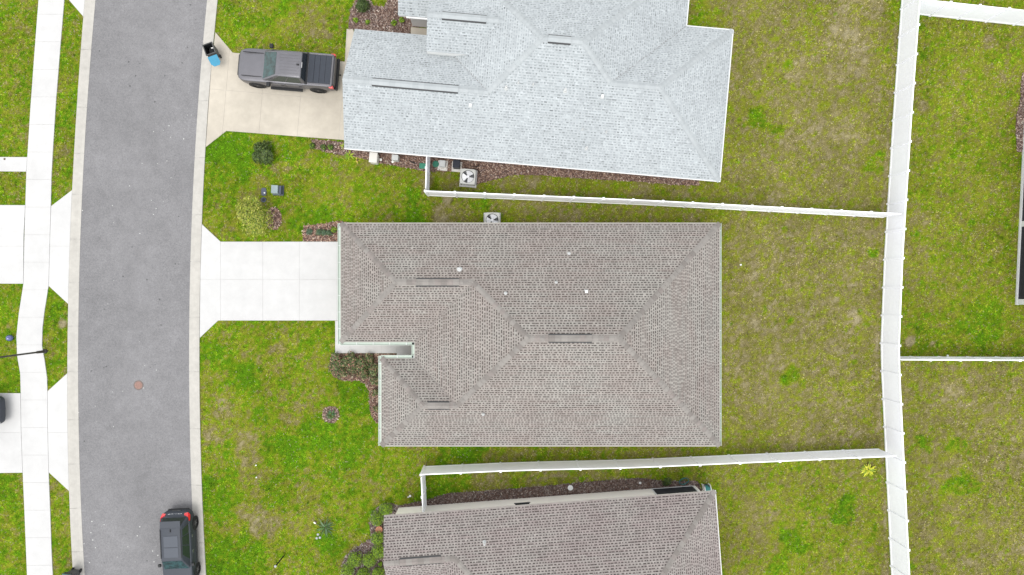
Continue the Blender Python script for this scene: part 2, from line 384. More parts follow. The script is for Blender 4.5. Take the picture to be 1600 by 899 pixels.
for i, py in enumerate(YS):
    a = P(ex(cAL, py), py); b = P(ex(cAR, py), py); vs += [(a[0] - .05, a[1], .012), ((a[0] + b[0]) / 2, (a[1] + b[1]) / 2, .045), (b[0] + .05, b[1], .012)]
    if i: fs += [(3 * i, 3 * i + 1, 3 * i - 2, 3 * i - 3), (3 * i + 1, 3 * i + 2, 3 * i - 1, 3 * i - 2)]
road.add(vs, fs, 'asphalt'); tag(road.build('road', smooth=True), kind='structure')
NOGRASS.append([P(ex(cKL, py) + 1, py) for py in YS] + [P(ex(cKR, py) - 1, py) for py in YS[::-1]])

def kerb(name, cin, cout, joints):
    base = MB(); vs = []; fs = []
    for i, py in enumerate(YS):
        a = P(ex(cin, py), py); b = P(ex(cout, py), py); vs += [(a[0], a[1], .004), (b[0], b[1], .03)]
        if i: fs.append((2 * i - 2, 2 * i, 2 * i + 1, 2 * i - 1))
    base.add(vs, fs, 'joint'); k = base.build(name); tag(k, kind='structure')
    for j0, j1 in zip(joints[:-1], joints[1:]):
        m = MB(); pys = np.linspace(j0 + .22, j1 - .22, 5); secs = []
        for py in pys:
            a = P(ex(cin, py), py); b = P(ex(cout, py), py)
            def q(t, z): return (a[0] + (b[0] - a[0]) * t, a[1], z)
            secs.append([q(0, -.02), q(0, .022), q(.3, .020), q(.62, .052), q(.8, .062), q(1, .058), q(1, -.02)])
        m.loft(secs, 'kerb_concrete'); m.build('kerb_segment', k, fix=True)
kerb('kerb_right', cAR, cKR, [-200, -110, -22, 68, 158, 247, 336, 409, 496, 581, 670, 758, 848, 936, 1024])
kerb('kerb_left', cAL, cKL, [-190, -100, -12, 78, 168, 240, 304, 374, 442, 510, 581, 656, 725, 794, 862, 930, 1020])

def pave(name, poly, zt, cuts_u, cuts_v, ang, mt, joint=0.011, th=0.07, nog=True, org=None):
    """pavement: dark base sheet in the joints plus one slab object per cell. cuts are in metres in the frame rotated by ang"""
    if area(poly) < 0: poly = poly[::-1]
    b = MB(); b.prism(offset(poly, .02), zt - th, zt - .013, 'joint'); base = b.build(name); tag(base, kind='structure')
    if nog: NOGRASS.append(offset(poly, 0.02))
    ca, sa = math.cos(ang), math.sin(ang); us = [-1e3] + sorted(cuts_u) + [1e3]; vv = [-1e3] + sorted(cuts_v) + [1e3]
    for i in range(len(us) - 1):
        for j in range(len(vv) - 1):
            p = poly
            for (nx, ny, d) in ((ca, sa, us[i + 1] - joint / 2), (-ca, -sa, -us[i] - joint / 2), (-sa, ca, vv[j + 1] - joint / 2), (sa, -ca, -vv[j] - joint / 2)):
                if p: p = clip_half(p, nx, ny, d)
            if len(p) > 2 and area(p) > 0.02:
                k = [p[0]]
                for a in p[1:]:
                    if (a[0] - k[-1][0]) ** 2 + (a[1] - k[-1][1]) ** 2 > 1e-6: k.append(a)
                m = MB(); m.prism(k, zt - th, zt + random.uniform(-.002, .002), mt); m.build('slab', base)
    return base

def uv(pt, ang): return (pt[0] * math.cos(ang) + pt[1] * math.sin(ang), -pt[0] * math.sin(ang) + pt[1] * math.cos(ang))
# driveway of the pale-roofed house
A = R(-4.9)
pl = PP([(337, 51), (364, 83), (539, 97), (542, 46), (552, 46), (570, 150), (562, 225), (536, 219), (354, 205), (322, 230), (331, 100)])
pave('driveway', pl, .045, [uv(P(410, 150), A)[0], uv(P(470, 150), A)[0], uv(P(353, 150), A)[0], uv(P(535, 150), A)[0]], [uv(P(450, 150), A)[1]], A, 'concrete_stained')
# driveway and front walk of the middle house
pl = PP([(316, 351), (345, 378), (532, 378), (560, 378), (560, 501), (528, 501), (341, 501), (312.5, 528), (313.5, 430)])
pave('driveway', pl, .045, [P(x, 0)[0] for x in (345, 411, 468, 527)], [P(0, 437)[1]], 0, 'concrete')
pl = PP([(524, 501.5), (549, 501.5), (549, 528), (668, 528), (668, 561), (620, 561), (620, 552), (524, 552)])
pave('front_walk', pl, .045, [P(x, 0)[0] for x in (547, 572, 596, 620)], [P(0, 533)[1]], 0, 'concrete')
# entry walk of the pale-roofed house
pl = PP([(642, 43), (700, 48), (700, 72), (642, 60)])
pave('front_walk', pl, .045, [], [], A, 'concrete_stained')
# far side of the road: sidewalk, driveways, path
swl = [(66, -60), (61, 0), (55, 78), (49, 160), (45, 222), (42, 270), (40.5, 320), (39, 370), (37.5, 443), (30, 492), (26.5, 525), (27.5, 555), (32.5, 585), (33.2, 614), (34, 670), (36.3, 738), (39, 799), (41, 849), (43, 899), (47, 990)]
swr = [(107, -60), (101, 0), (94.5, 78), (88, 160), (84, 222), (81, 275), (80, 322), (78.5, 370), (76.5, 446), (70, 487), (67, 512), (66.2, 540), (70, 562), (74, 590), (74.5, 611), (75, 670), (76.5, 737), (79, 799), (81, 859), (83, 899), (87, 990)]
sw = PP(swl + swr[::-1])
pave('sidewalk', sw, .047, [], [P(0, y)[1] for y in range(-20, 990, 43)], R(0), 'concrete')
def curb_pts(y0, y1): return [(ex(cKL, y) - .4, y) for y in np.linspace(y0, y1, 6)]
pave('driveway', PP([(80.6, 322.5)] + curb_pts(297.5, 475) + [(76.9, 447), (79, 370)]), .045, [], [P(0, 385)[1]], 0, 'concrete')
pave('driveway', PP([(75, 611.5)] + curb_pts(583.5, 767) + [(77, 738), (75.5, 670)]), .045, [], [P(0, 676)[1]], 0, 'concrete')
pave('driveway', PP([(-160, 320), (40, 321), (37.5, 370), (37, 443.5), (-160, 443)]), .045, [P(-60, 0)[0]], [P(0, 385)[1]], 0, 'concrete')
pave('driveway', PP([(-160, 614.5), (32.6, 614.5), (33.5, 670), (35.8, 738.5), (-160, 741)]), .045, [P(-60, 0)[0]], [P(0, 676)[1]], 0, 'concrete')
pave('path', PP([(-160, 245), (43.2, 246), (41.6, 268.5), (-160, 266.5)]), .045, [P(-20, 0)[0]], [], 0, 'concrete')
pave('driveway', PP([(105, -45)] + curb_pts(-120, 26.5) + [(108, 0)]), .045, [], [], 0, 'concrete')

# ------------------------------------------------------------------ houses
EXP = 0.128           # plan depth of a shingle course
def shingles(name, faces, zfun, pal_, parent, seed):
    """faces: (polygon, eave_a, eave_b, eave height): courses climb from the eave line. Every tooth and notch is geometry"""
    r = np.random.default_rng(seed); allv = []; allc = []
    for (poly, ea, eb, ze, pitch) in faces:
        ea = np.array(ea, float); eb = np.array(eb, float); a = (eb - ea) / np.linalg.norm(eb - ea); b = np.array((-a[1], a[0]))
        cen = np.mean(np.array(poly), 0)
        if (cen - ea) @ b < 0: b = -b
        st = [((np.array(p) - ea) @ a, (np.array(p) - ea) @ b) for p in poly]
        tmax = max(t for _, t in st); n = int(math.ceil(tmax / EXP))
        def interval(t):
            t = min(max(t, 1e-4), tmax - 1e-4); c = []
            for i in range(len(st)):
                (s0, t0), (s1, t1) = st[i], st[(i + 1) % len(st)]
                if (t0 - t) * (t1 - t) <= 0 and t0 != t1: c.append(s0 + (s1 - s0) * (t - t0) / (t1 - t0))
            return (min(c), max(c))
        def emit(s0, s1, t0, t1, h0, h1, col, L0, L1):
            c = lambda s, L: np.clip(s, L[0], L[1])
            q = np.stack([np.stack([c(s0, L0), t0 + 0 * s0, h0 + 0 * s0], 1), np.stack([c(s1, L0), t0 + 0 * s0, h0 + 0 * s0], 1),
                          np.stack([c(s1, L1), t1 + 0 * s0, h1 + 0 * s0], 1), np.stack([c(s0, L1), t1 + 0 * s0, h1 + 0 * s0], 1)], 1)
            ok = (q[:, 1, 0] - q[:, 0, 0] > 1e-4) | (q[:, 2, 0] - q[:, 3, 0] > 1e-4)
            q = q[ok]; xy = ea + q[..., 0:1] * a + q[..., 1:2] * b
            z = ze + pitch * q[..., 1] + q[..., 2]
            allv.append(np.concatenate([xy, z[..., None]], 2)); allc.append(col[ok])
        for k in range(n):
            t0 = k * EXP; t1 = min(tmax, t0 + EXP); L0 = interval(t0); L1 = interval(t1)
            lo = min(L0[0], L1[0]) - .3; hi = max(L0[1], L1[1]) + .3
            if hi - lo < .7: continue
            m = int((hi - lo) / 0.16) + 4
            wid = r.choice([.12, .155, .18, .20, .225, .28], m, p=[.08, .2, .3, .22, .12, .08]); e = lo + np.concatenate([[0], np.cumsum(wid)]) - r.random() * .2
            s0 = e[:-1]; s1 = e[1:]; fr = r.uniform(.30, .56, m) * np.where(r.random(m) < .10, .25, 1); sm = s0 + (s1 - s0) * fr      # tooth then notch
            # bundle tone: shingle pieces about a metre long
            seg = np.floor((s0 + k * .37) / 0.98).astype(int); tone = r.normal(0, 1, 4000)[(seg - seg.min()) % 4000]
            wx, wy = (ea + np.outer(s0, a) + t0 * b).T
            pat = fbm(wx, wy, 1.7, seed + 3) - .5
            mixw = np.clip(.5 + 1.6 * pat + .22 * tone, 0, 1)[:, None]
            lit = np.array(pal_[0]) * (1 - mixw) + np.array(pal_[1]) * mixw
            drk = np.array(pal_[2]) * (1 - mixw) + np.array(pal_[3]) * mixw
            jt = 1 + r.normal(0, .055, m)[:, None]; jd = 1 + r.normal(0, .16, m)[:, None]
            one = np.ones(m)
            tt = t0 + (t1 - t0) * .55
            emit(s0, sm, t0, t1, .026, .008, lit * jt, L0, L1)                       # tooth
            emit(s0, sm, t0, t0 + .001, .0, .026, lit * jt * .92, L0, L0)              # its butt edge
            emit(sm, s1, t0, tt, .019, .013, (lit * .98) * jt, L0, L1)               # notch, plain laminate
            emit(sm, s1, tt, t1, .013, .006, drk * jd, L0, L1)                       # notch, dark granule band
            emit(sm, s1, t0, t0 + .001, .0, .019, lit * .9 * jt, L0, L0)
    me = raw_mesh(name, np.concatenate(allv), 4, np.concatenate(allc), 'shingle')
    return tag(link('shingles', me, parent), kind='stuff')

def cap_line(parent, a, b, za, zb, s0, s1, mats, width=.30, step=.285):
    """ridge or hip caps: one bent shingle per piece; s0/s1 are the fall of the roof to each side per metre"""
    a = Vector((a[0], a[1], za)); b = Vector((b[0], b[1], zb)); L = (b - a).length; n = max(1, int(round(L / step)))
    h = Vector((b.x - a.x, b.y - a.y, 0)).normalized(); side = Vector((-h.y, h.x, 0)); d = (b - a) / n
    for k in range(n):
        p0 = a + d * k; p1 = a + d * (k + 1.12); mt = random.choice(mats); wdt = width / 2 * random.uniform(.96, 1.04)
        lift0, lift1 = .032, .048
        vs = []
        for (p, lf) in ((p0, lift0), (p1, lift1)):
            for (sd_, sl_) in ((1, s0), (.12, s0), (-.12, s1), (-1, s1)):
                off = side * (wdt * sd_); vs.append(p + off + Vector((0, 0, lf - abs(sd_) * wdt * sl_)))
        vs += [v - Vector((0, 0, .012)) for v in vs[:8]]
        c = p0.copy(); m = MB()
        m.add([v - c for v in vs], [(0, 1, 5, 4), (1, 2, 6, 5), (2, 3, 7, 6), (4, 5, 13, 12), (5, 6, 14, 13), (6, 7, 15, 14), (0, 4, 12, 8), (3, 11, 15, 7), (0, 8, 9, 1), (1, 9, 10, 2), (2, 10, 11, 3)], mt)
        m.build('ridge_cap', parent, tuple(c))

def ridge_vent(parent, a, b, z, ang_fall, mts):
    a = Vector((*a, 0)); b = Vector((*b, 0)); L = (b - a).length; h = (b - a).normalized(); m = MB(); n = max(2, int(L / .31)); w2 = .175
    ang = math.atan2(h.y, h.x)
    for s in (-1, 1):      # dark slotted sides, then capping shingles on top
        m.add([(0, s * (w2 + .065), -.115), (L, s * (w2 + .065), -.115), (L, s * (w2 + .045), -.066), (0, s * (w2 + .045), -.066), (0, 0, .035), (L, 0, .035)], [(0, 1, 2, 3), (3, 2, 5, 4), (0, 3, 4), (1, 5, 2)], 'vent_slot')
    for k in range(n):
        x0 = L * k / n; x1 = L * (k + 1) / n + .02; mt = random.choice(mts)
        m.add([(x0, w2, -.036), (x1, w2, -.030), (x1, 0, .056), (x0, 0, .048), (x1, -w2, -.030), (x0, -w2, -.036)], [(0, 1, 2, 3), (3, 2, 4, 5)], mt)
    m.build('ridge_vent', parent, (a.x, a.y, z + .03), (0, 0, ang))

def vent_pipe(parent, x, y, z, r=.055, h=.34, box=False):
    m = MB()
    if box: m.box(-.085, .085, -.085, .085, -.06, .15, 'white_plastic', .02); m.box(-.14, .14, -.14, .14, -.1, -.0, 'metal_grey', .05)
    else:
        m.lathe((0, 0, 0), [(r * 2.4, -.12), (r * 2.3, -.02), (r * 1.25, .06), (r * 1.25, .10)], 'metal_grey', 12)
        m.lathe((0, 0, 0), [(r, -.1), (r, h), (r * .75, h), (r * .75, h - .1)], 'white_plastic', 12)
    m.build('vent_pipe', parent, (x, y, z), smooth=False)

def house(name, label, outline, faces, caps, vents, pal_, capm, fasc, wallm, org, ang, ze=2.6, inset=.45, seed=1, cat='house', extra_outline=None, pitch=.5):
    h = empty(name, (org[0], org[1], 0), ang); tag(h, label, cat)
    wl = MB(); wl.prism(offset(outline, inset), 0, ze - .16, wallm); wl.build('wall', h)
    fm = MB(); fm.prism(offset(outline, .02), ze - .17, ze - .012, fasc); fm.build('fascia', h)
    NOGRASS.append([tuple(Vector((org[0], org[1])) + Vector(v).to_2d()) for v in [Matrix.Rotation(ang, 2) @ Vector(p) for p in offset(outline, inset - .05)]])
    dk = MB()
    for (poly, ea, eb, z0, pt) in faces:
        ea_ = np.array(ea, float); a = np.array(eb, float) - ea_; a /= np.linalg.norm(a); b = np.array((-a[1], a[0]))
        if (np.mean(np.array(poly), 0) - ea_) @ b < 0: b = -b
        vs = [(p[0], p[1], z0 + pt * float((np.array(p) - ea_) @ b) - .006) for p in poly]
        if area(poly) < 0: vs = vs[::-1]
        dk.add(vs, [tuple(range(len(vs)))], 'deck')
    rf = dk.build('roof', h)
    shingles('shingles', faces, None, pal_, rf, seed)
    for (a, b, za, zb, s0, s1) in caps: cap_line(rf, a, b, za, zb, s0, s1, capm)
    for (a, b, z) in vents: ridge_vent(rf, a, b, z, 0, capm)
    return h, rf

GREY = [(.246, .231, .210), (.226, .200, .182), (.066, .060, .054), (.070, .055, .049)]
GREY2 = [(.246, .226, .209), (.224, .193, .182), (.066, .057, .053), (.064, .050, .048)]
WHITE = [(.334, .354, .360), (.322, .342, .349), (.246, .264, .270), (.240, .258, .264)]
HW, PZ = .5, .5
HS = .5 / math.sqrt(2)     # fall beside a 45 degree hip, per metre sideways

# ---- middle house (grey-brown roof)
gx0, wx0, mx0, mx1, y0, y1, gy, wy = -8.90, -6.57, -4.67, 12.82, -8.79, 3.96, -2.86, -3.77
ghw = (y1 - gy) / 2; ggr = y1 - ghw; whw = (wy - y0) / 2; wr = y0 + whw; mhw = (y1 - y0) / 2; mr = y0 + mhw
Lp = (mx0 + mhw, mr); Rp = (mx1 - mhw, mr); Ga = (gx0 + ghw, ggr); Gb = (mx0 + ghw, ggr); Wa = (wx0 + whw, wr); Wb = (mx0 + whw, wr)
E0 = 2.6
outl = [(gx0, y1), (gx0, gy), (mx0, gy), (mx0, wy), (wx0, wy), (wx0, y0), (mx1, y0), (mx1, y1)]
faces = [([(gx0, y1), (mx1, y1), Rp, Lp, Gb, Ga], (gx0, y1), (mx1, y1), E0, PZ),
         ([(gx0, gy), (gx0, y1), Ga], (gx0, gy), (gx0, y1), E0, PZ),
         ([(gx0, gy), Ga, Gb, (mx0, gy)], (gx0, gy), (mx0, gy), E0, PZ),
         ([(mx0, gy), Gb, Lp, Wb, (mx0, wy)], (mx0, gy), (mx0, wy), E0, PZ),
         ([(wx0, wy), (mx0, wy), Wb, Wa], (wx0, wy), (mx0, wy), E0, PZ),
         ([(wx0, y0), (wx0, wy), Wa], (wx0, y0), (wx0, wy), E0, PZ),
         ([(wx0, y0), (mx1, y0), Rp, Lp, Wb, Wa], (wx0, y0), (mx1, y0), E0, PZ),
         ([(mx1, y0), (mx1, y1), Rp], (mx1, y0), (mx1, y1), E0, PZ)]
zg = E0 + ghw * PZ; zw = E0 + whw * PZ; zm = E0 + mhw * PZ
caps = [((gx0, y1), Ga, E0, zg, HS, HS), ((gx0, gy), Ga, E0, zg, HS, HS), (Ga, Gb, zg, zg, HW, HW), (Gb, Lp, zg, zm, HS, HS), (Lp, Rp, zm, zm, HW, HW),
        ((mx1, y1), Rp, E0, zm, HS, HS), ((mx1, y0), Rp, E0, zm, HS, HS), (Wb, Lp, zw, zm, HS, HS), (Wa, Wb, zw, zw, HW, HW),
        ((wx0, wy), Wa, E0, zw, HS, HS), ((wx0, y0), Wa, E0, zw, HS, HS)]
def rx(px, z): return P(px, 0, z)[0]
vents = [((rx(650, zg), ggr), (rx(717, zg), ggr), zg), ((rx(857, zm), mr), (rx(925, zm), mr), zm), ((rx(668, zw), wr), (rx(702, zw), wr), zw)]
mid, midroof = house('house', 'single-storey house with grey-brown shingle hip roof and pale green gutters', outl, faces, caps, vents, GREY, ['cap_grey', 'cap_light', 'cap_dark', 'cap_grey_warm', 'cap_grey'], 'fascia', 'stucco', (0, 0), 0, seed=101)
def on_slope(px, py, zf):
    z = 4.0
    for _ in range(12): x, y = P(px, py, z); z = zf(x, y)
    return x, y, z
up = lambda x, y: E0 + .5 * (y1 - y); dn = lambda x, y: E0 + .5 * (y - y0)
for (px, py, f, rr, bx_) in ((718, 422, up, .075, 0), (790, 459, up, .05, 0), (869, 442, up, .045, 0), (889, 397, up, .05, 0), (916, 456, up, .06, 1), (755, 647, dn, .05, 0)):
    vent_pipe(midroof, *on_slope(px, py, f), r=rr, box=bool(bx_))
def gutter(parent, a, b, z, out, mt='gutter', wdt=.13):
    a = Vector(a); b = Vector(b); h = (b - a).normalized(); ang = math.atan2(h.y, h.x); L = (b - a).length; s = 1 if Vector((-h.y, h.x)).dot(Vector(out)) > 0 else -1
    m = MB()
    def bx_(y0_, y1_, z0_, z1_): m.box(0, L, min(s * y0_, s * y1_), max(s * y0_, s * y1_), z0_, z1_, mt)
    bx_(0, wdt, -.10, -.085); bx_(0, .012, -.084, .0); bx_(wdt - .02, wdt, -.084, .012)
    k = .9
    while k < L: m.box(k, k + .03, min(0, s * wdt), max(0, s * wdt), -.006, .005, 'white_trim'); k += 0.95
    m.build('gutter', parent, (a.x, a.y, z), (0, 0, ang))
for (a, b, o_) in (((gx0, gy - .13), (gx0, y1), (-1, 0)), ((gx0, gy), (mx0, gy), (0, -1)), ((mx0, wy), (mx0, gy), (-1, 0)), ((wx0, wy), (mx0, wy), (0, 1)),
                   ((wx0, y0), (wx0, wy + .13), (-1, 0)), ((mx1, y0), (mx1, y1), (1, 0))):
    gutter(mid, a, b, E0 + .012, o_, wdt=.165 if o_ != (1, 0) else .09)
m = MB(); m.box(gx0, mx1, y1, y1 + .03, E0 - .05, E0 + .006, 'edge_tan'); m.build('drip_edge', mid)
m = MB(); m.box(wx0, mx1, y0 - .04, y0, E0 - .05, E0 + .008, 'edge_tan'); m.build('drip_edge', mid)
gd = MB(); gd.box(gx0 + .40, gx0 + .448, gy + 1.0, y1 - 1.0, .05, 2.2, 'white_trim')
gdo = gd.build('garage_door', mid)
for k in range(4):
    m = MB(); m.box(gx0 + .385, gx0 + .398, gy + 1.04, y1 - 1.04, .09 + k * .53, .58 + k * .53, 'white_trim'); m.build('door_panel', gdo)
m = MB(); m.box(mx0 + .36, mx0 + .448, -3.72, -2.9, .05, 2.15, 'vent_slot'); m.build('front_door', mid)

# ---- pale-roofed house
org = P(538, 232, 2.6); AN = R(-5.0)
def mkface(poly, ea, eb, z=E0): return (poly, ea, eb, z, PZ)
tl = [(0, 0), (21.58, 0), (21.58, 8.68), (18.9, 8.68), (18.9, 12.2), (2.4, 12.2), (2.4, 7.86), (4.56, 7.86), (4.56, 6.86), (0, 6.86)]
ez = 3.70
tf = [mkface([(0, 0), (21.58, 0), (17.24, 4.34), (14.56, 4.34), (12.8, 6.1), (10.66, 6.1), (7.99, 3.43), (0, 3.43)], (0, 0), (21.58, 0)),
      mkface([(0, 3.43), (7.99, 3.43), (4.56, 6.86), (0, 6.86)], (0, 6.86), (4.56, 6.86)),
      mkface([(4.56, 6.86), (7.99, 3.43), (10.66, 6.1), (6.73, 10.03), (4.56, 7.86)], (4.56, 6.86), (4.56, 7.86)),
      mkface([(2.4, 7.86), (4.56, 7.86), (6.73, 10.03), (2.4, 10.03)], (2.4, 7.86), (4.56, 7.86)),
      mkface([(2.4, 12.2), (18.9, 12.2), (12.8, 6.1), (10.66, 6.1), (6.73, 10.03), (2.4, 10.03)], (2.4, 12.2), (18.9, 12.2)),
      mkface([(18.9, 12.2), (18.9, 8.68), (14.56, 4.34), (12.8, 6.1)], (18.9, 12.2), (18.9, 8.68)),
      mkface([(21.58, 8.68), (18.9, 8.68), (14.56, 4.34), (17.24, 4.34)], (21.58, 8.68), (18.9, 8.68)),
      mkface([(21.58, 0), (21.58, 8.68), (17.24, 4.34)], (21.58, 0), (21.58, 8.68)),
      mkface([(4.34, 5.56), (6.76, 5.56), (8.48, 7.28), (4.34, 7.28)], (4.34, 5.56), (6.76, 5.56), ez),
      mkface([(4.34, 9.0), (6.76, 9.0), (8.48, 7.28), (4.34, 7.28)], (4.34, 9.0), (6.76, 9.0), ez)]
H = lambda d: E0 + d * PZ
tc_ = [((0, 3.43), (7.99, 3.43), H(3.43), H(3.43), HW, HW), ((7.99, 3.43), (10.66, 6.1), H(3.43), H(6.1), HS, HS), ((10.66, 6.1), (12.8, 6.1), H(6.1), H(6.1), HW, HW),
       ((14.56, 4.34), (12.8, 6.1), H(4.34), H(6.1), HS, HS), ((14.56, 4.34), (17.24, 4.34), H(4.34), H(4.34), HW, HW), ((21.58, 0), (17.24, 4.34), E0, H(4.34), HS, HS),
       ((21.58, 8.68), (17.24, 4.34), E0, H(4.34), HS, HS), ((18.9, 12.2), (12.8, 6.1), E0, H(6.1), HS, HS), ((6.73, 10.03), (10.66, 6.1), H(2.17), H(6.1), HS, HS),
       ((2.4, 10.03), (6.73, 10.03), H(2.17), H(2.17), HW, HW),
       ((4.34, 7.28), (8.48, 7.28), ez + .86, ez + .86, HW, HW)]
tv = [((1.62, 3.43), (6.35, 3.43), H(3.43)), ((5.15, 7.28), (7.56, 7.28), ez + .86), ((10.95, 6.1), (12.15, 6.1), H(6.1))]
top, toproof = house('house', 'house with pale grey-white shingle roof behind the parked pickup truck', tl, tf, tc_, tv, WHITE, ['cap_white', 'cap_white', 'cap_white_cool', 'cap_white_dark'], 'fascia', 'stucco_grey', org, AN, seed=202, inset=.47)
m = MB(); m.box(4.36, 8.2, 5.58, 8.98, E0 - .1, ez - .012, 'fascia')      # raised entry body and gable ends
m.add([(4.36, 5.60, ez - .012), (4.36, 8.96, ez - .012), (4.36, 7.28, ez + .83)], [(0, 2, 1)], 'fascia'); m.build('entry_wall', top)
m = MB(); m.add([(.03, 0, E0 - .02), (.03, 6.86, E0 - .02), (.03, 3.43, H(3.43) - .02)], [(0, 2, 1)], 'fascia'); m.add([(2.43, 7.86, E0 - .02), (2.43, 12.2, E0 - .02), (2.43, 10.03, H(2.17) - .02)], [(0, 2, 1)], 'fascia'); m.build('gable', top)
m = MB(); m.box(2.88, 4.7, 7.76, 7.84, E0 - .06, E0 + .012, 'white_trim'); m.build('drip_edge', top)
for (a, b) in (((0, -.045, ), (21.58, 0)), ((21.58, -.045), (21.63, 8.7)), ((18.9, 8.7), (18.95, 12.2)), ((18.95, 8.68), (21.58, 8.73)), ((-.05, 0), (0, 6.86))):
    m = MB(); m.box(min(a[0], b[0]), max(a[0], b[0]), min(a[1], b[1]), max(a[1], b[1]), E0 - .06, E0 + .014, 'white_trim')
    if b != (0, 6.86): m.build('drip_edge', top)
loc_top = lambda u, v: (org[0] + u * math.cos(AN) - v * math.sin(AN), org[1] + u * math.sin(AN) + v * math.cos(AN))
def inv_top(x, y): dx, dy = x - org[0], y - org[1]; return (dx * math.cos(AN) + dy * math.sin(AN), -dx * math.sin(AN) + dy * math.cos(AN))
ft = lambda x, y: E0 + .5 * inv_top(x, y)[1]
for (px, py, rr, bx_) in ((735, 165, .07, 1), (791, 138, .055, 0), (883, 142, .055, 0), (941, 151, .06, 1), (916, 232, .05, 0), (810, 130, .03, 0), (833, 133, .03, 0), (910, 203, .03, 0), (947, 207, .03, 0)):
    x, y, z = on_slope(px, py, ft); u, v = inv_top(x, y); vent_pipe(toproof, u, v, z, r=rr, box=bool(bx_), h=.3)
gd = MB(); gd.box(.42, .468, 1.0, 5.9, .05, 2.2, 'white_trim'); gdo = gd.build('garage_door', top)
for k in range(4):
    m = MB(); m.box(.405, .418, 1.04, 5.86, .09 + k * .53, .58 + k * .53, 'white_trim'); m.build('door_panel', gdo)

# ---- lower neighbour (grey-brown gable and hip roof, cream wall)
org2 = P(600, 806, 2.6); AN2 = R(4.3)
bl = [(0, 0), (0, -4.6), (1.64, -4.6), (1.64, -12.6), (19.02, -12.6), (19.02, 0)]
bf = [mkface([(0, 0), (19.02, 0), (12.72, -6.3), (7.94, -6.3), (3.94, -2.3), (0, -2.3)], (0, 0), (19.02, 0)),
      mkface([(19.02, 0), (19.02, -12.6), (12.72, -6.3)], (19.02, 0), (19.02, -12.6)),
      mkface([(1.64, -4.6), (3.94, -2.3), (7.94, -6.3), (1.64, -12.6)], (1.64, -4.6), (1.64, -12.6)),
      mkface([(0, -2.3), (3.94, -2.3), (1.64, -4.6), (0, -4.6)], (0, -4.6), (1.64, -4.6)),
      mkface([(1.64, -12.6), (19.02, -12.6), (12.72, -6.3), (7.94, -6.3)], (1.64, -12.6), (19.02, -12.6))]
bc = [((0, -2.3), (3.94, -2.3), H(2.3), H(2.3), HW, HW), ((3.94, -2.3), (7.94, -6.3), H(2.3), H(6.3), HS, HS), ((7.94, -6.3), (12.72, -6.3), H(6.3), H(6.3), HW, HW),
      ((19.02, 0), (12.72, -6.3), E0, H(6.3), HS, HS), ((19.02, -12.6), (12.72, -6.3), E0, H(6.3), HS, HS), ((1.64, -12.6), (7.94, -6.3), E0, H(6.3), HS, HS)]
bot, botroof = house('house', 'cream-walled house with grey-brown roof, gable end beside round green shrubs', bl, bf, bc, [((.9, -2.3), (3.2, -2.3), H(2.3))], GREY2, ['cap_grey', 'cap_grey_warm', 'cap_light', 'cap_dark'], 'fascia', 'stucco', org2, AN2, seed=303, inset=.42)
m = MB(); m.add([(.03, 0, E0 - .02), (.03, -4.6, E0 - .02), (.03, -2.3, H(2.3) - .02)], [(0, 1, 2)], 'stucco'); m.build('gable', bot)
m = MB(); m.box(0, 19.02, 0, .02, E0 - .05, E0 + .004, 'edge_tan'); m.build('drip_edge', bot)
m = MB(); m.box(19.02, 19.06, -12.6, .03, E0 - .05, E0 + .012, 'white_trim'); m.build('drip_edge', bot)
ww = -.42
sc_ = MB(); sc_.box(15.98, 18.40, ww, ww + .012, .18, 2.35, 'screen'); so_ = sc_.build('lanai_screen', bot)
for (a, b, c, d) in ((15.90, 15.98, .1, 2.4), (18.40, 18.50, .1, 2.4), (15.98, 18.40, .10, .18), (15.98, 18.40, 2.35, 2.43)):
    m = MB(); m.box(a, b, ww, ww + .03, c, d, 'white_trim'); m.build('screen_frame', so_)
wi = MB(); wi.box(7.55, 8.40, ww, ww + .012, 1.0, 2.1, 'glass'); wo = wi.build('window', bot)
m = MB(); m.box(7.49, 8.46, ww, ww + .05, .95, .998, 'vent_slot'); m.build('window_sill', wo)
fz = lambda x, y: E0 - .5 * (-(x - org2[0]) * math.sin(AN2) + (y - org2[1]) * math.cos(AN2))
x, y, z = on_slope(757, 848, fz); dx, dy = x - org2[0], y - org2[1]
vent_pipe(botroof, dx * math.cos(AN2) + dy * math.sin(AN2), -dx * math.sin(AN2) + dy * math.cos(AN2), z, r=.055)

# ---- house beyond the back fence (only its screened porch shows)
p0 = P(1586.5, 476); AN3 = R(-2.7)
rl = [(-.4, -.4), (14, -.4), (14, 13), (-.4, 13)]; q_ = 6.7
rfx = [mkface([(-.4, -.4), (-.4, 13), (6.3, 6.3)], (-.4, -.4), (-.4, 13)), mkface([(-.4, -.4), (14, -.4), (7.3, 6.3), (6.3, 6.3)], (-.4, -.4), (14, -.4)),
       mkface([(-.4, 13), (14, 13), (7.3, 6.3), (6.3, 6.3)], (-.4, 13), (14, 13)), mkface([(14, -.4), (14, 13), (7.3, 6.3)], (14, -.4), (14, 13))]
rh = empty('house', (p0[0], p0[1], 0), AN3); tag(rh, 'house with dark screened porch and white frame behind the long back fence', 'house')
m = MB(); m.prism([(.6, .2), (13.4, .2), (13.4, 12.5), (.6, 12.5)], 0, 2.4, 'dark_inside'); m.build('wall', rh)
m = MB(); m.prism(offset(rl, .02), 2.43, 2.588, 'fascia'); m.build('fascia', rh)
NOGRASS.append([tuple(Vector(p0) + (Matrix.Rotation(AN3, 2) @ Vector(v))) for v in ((0, 0), (14, 0), (14, 12.6), (0, 12.6))])
dkk = MB()
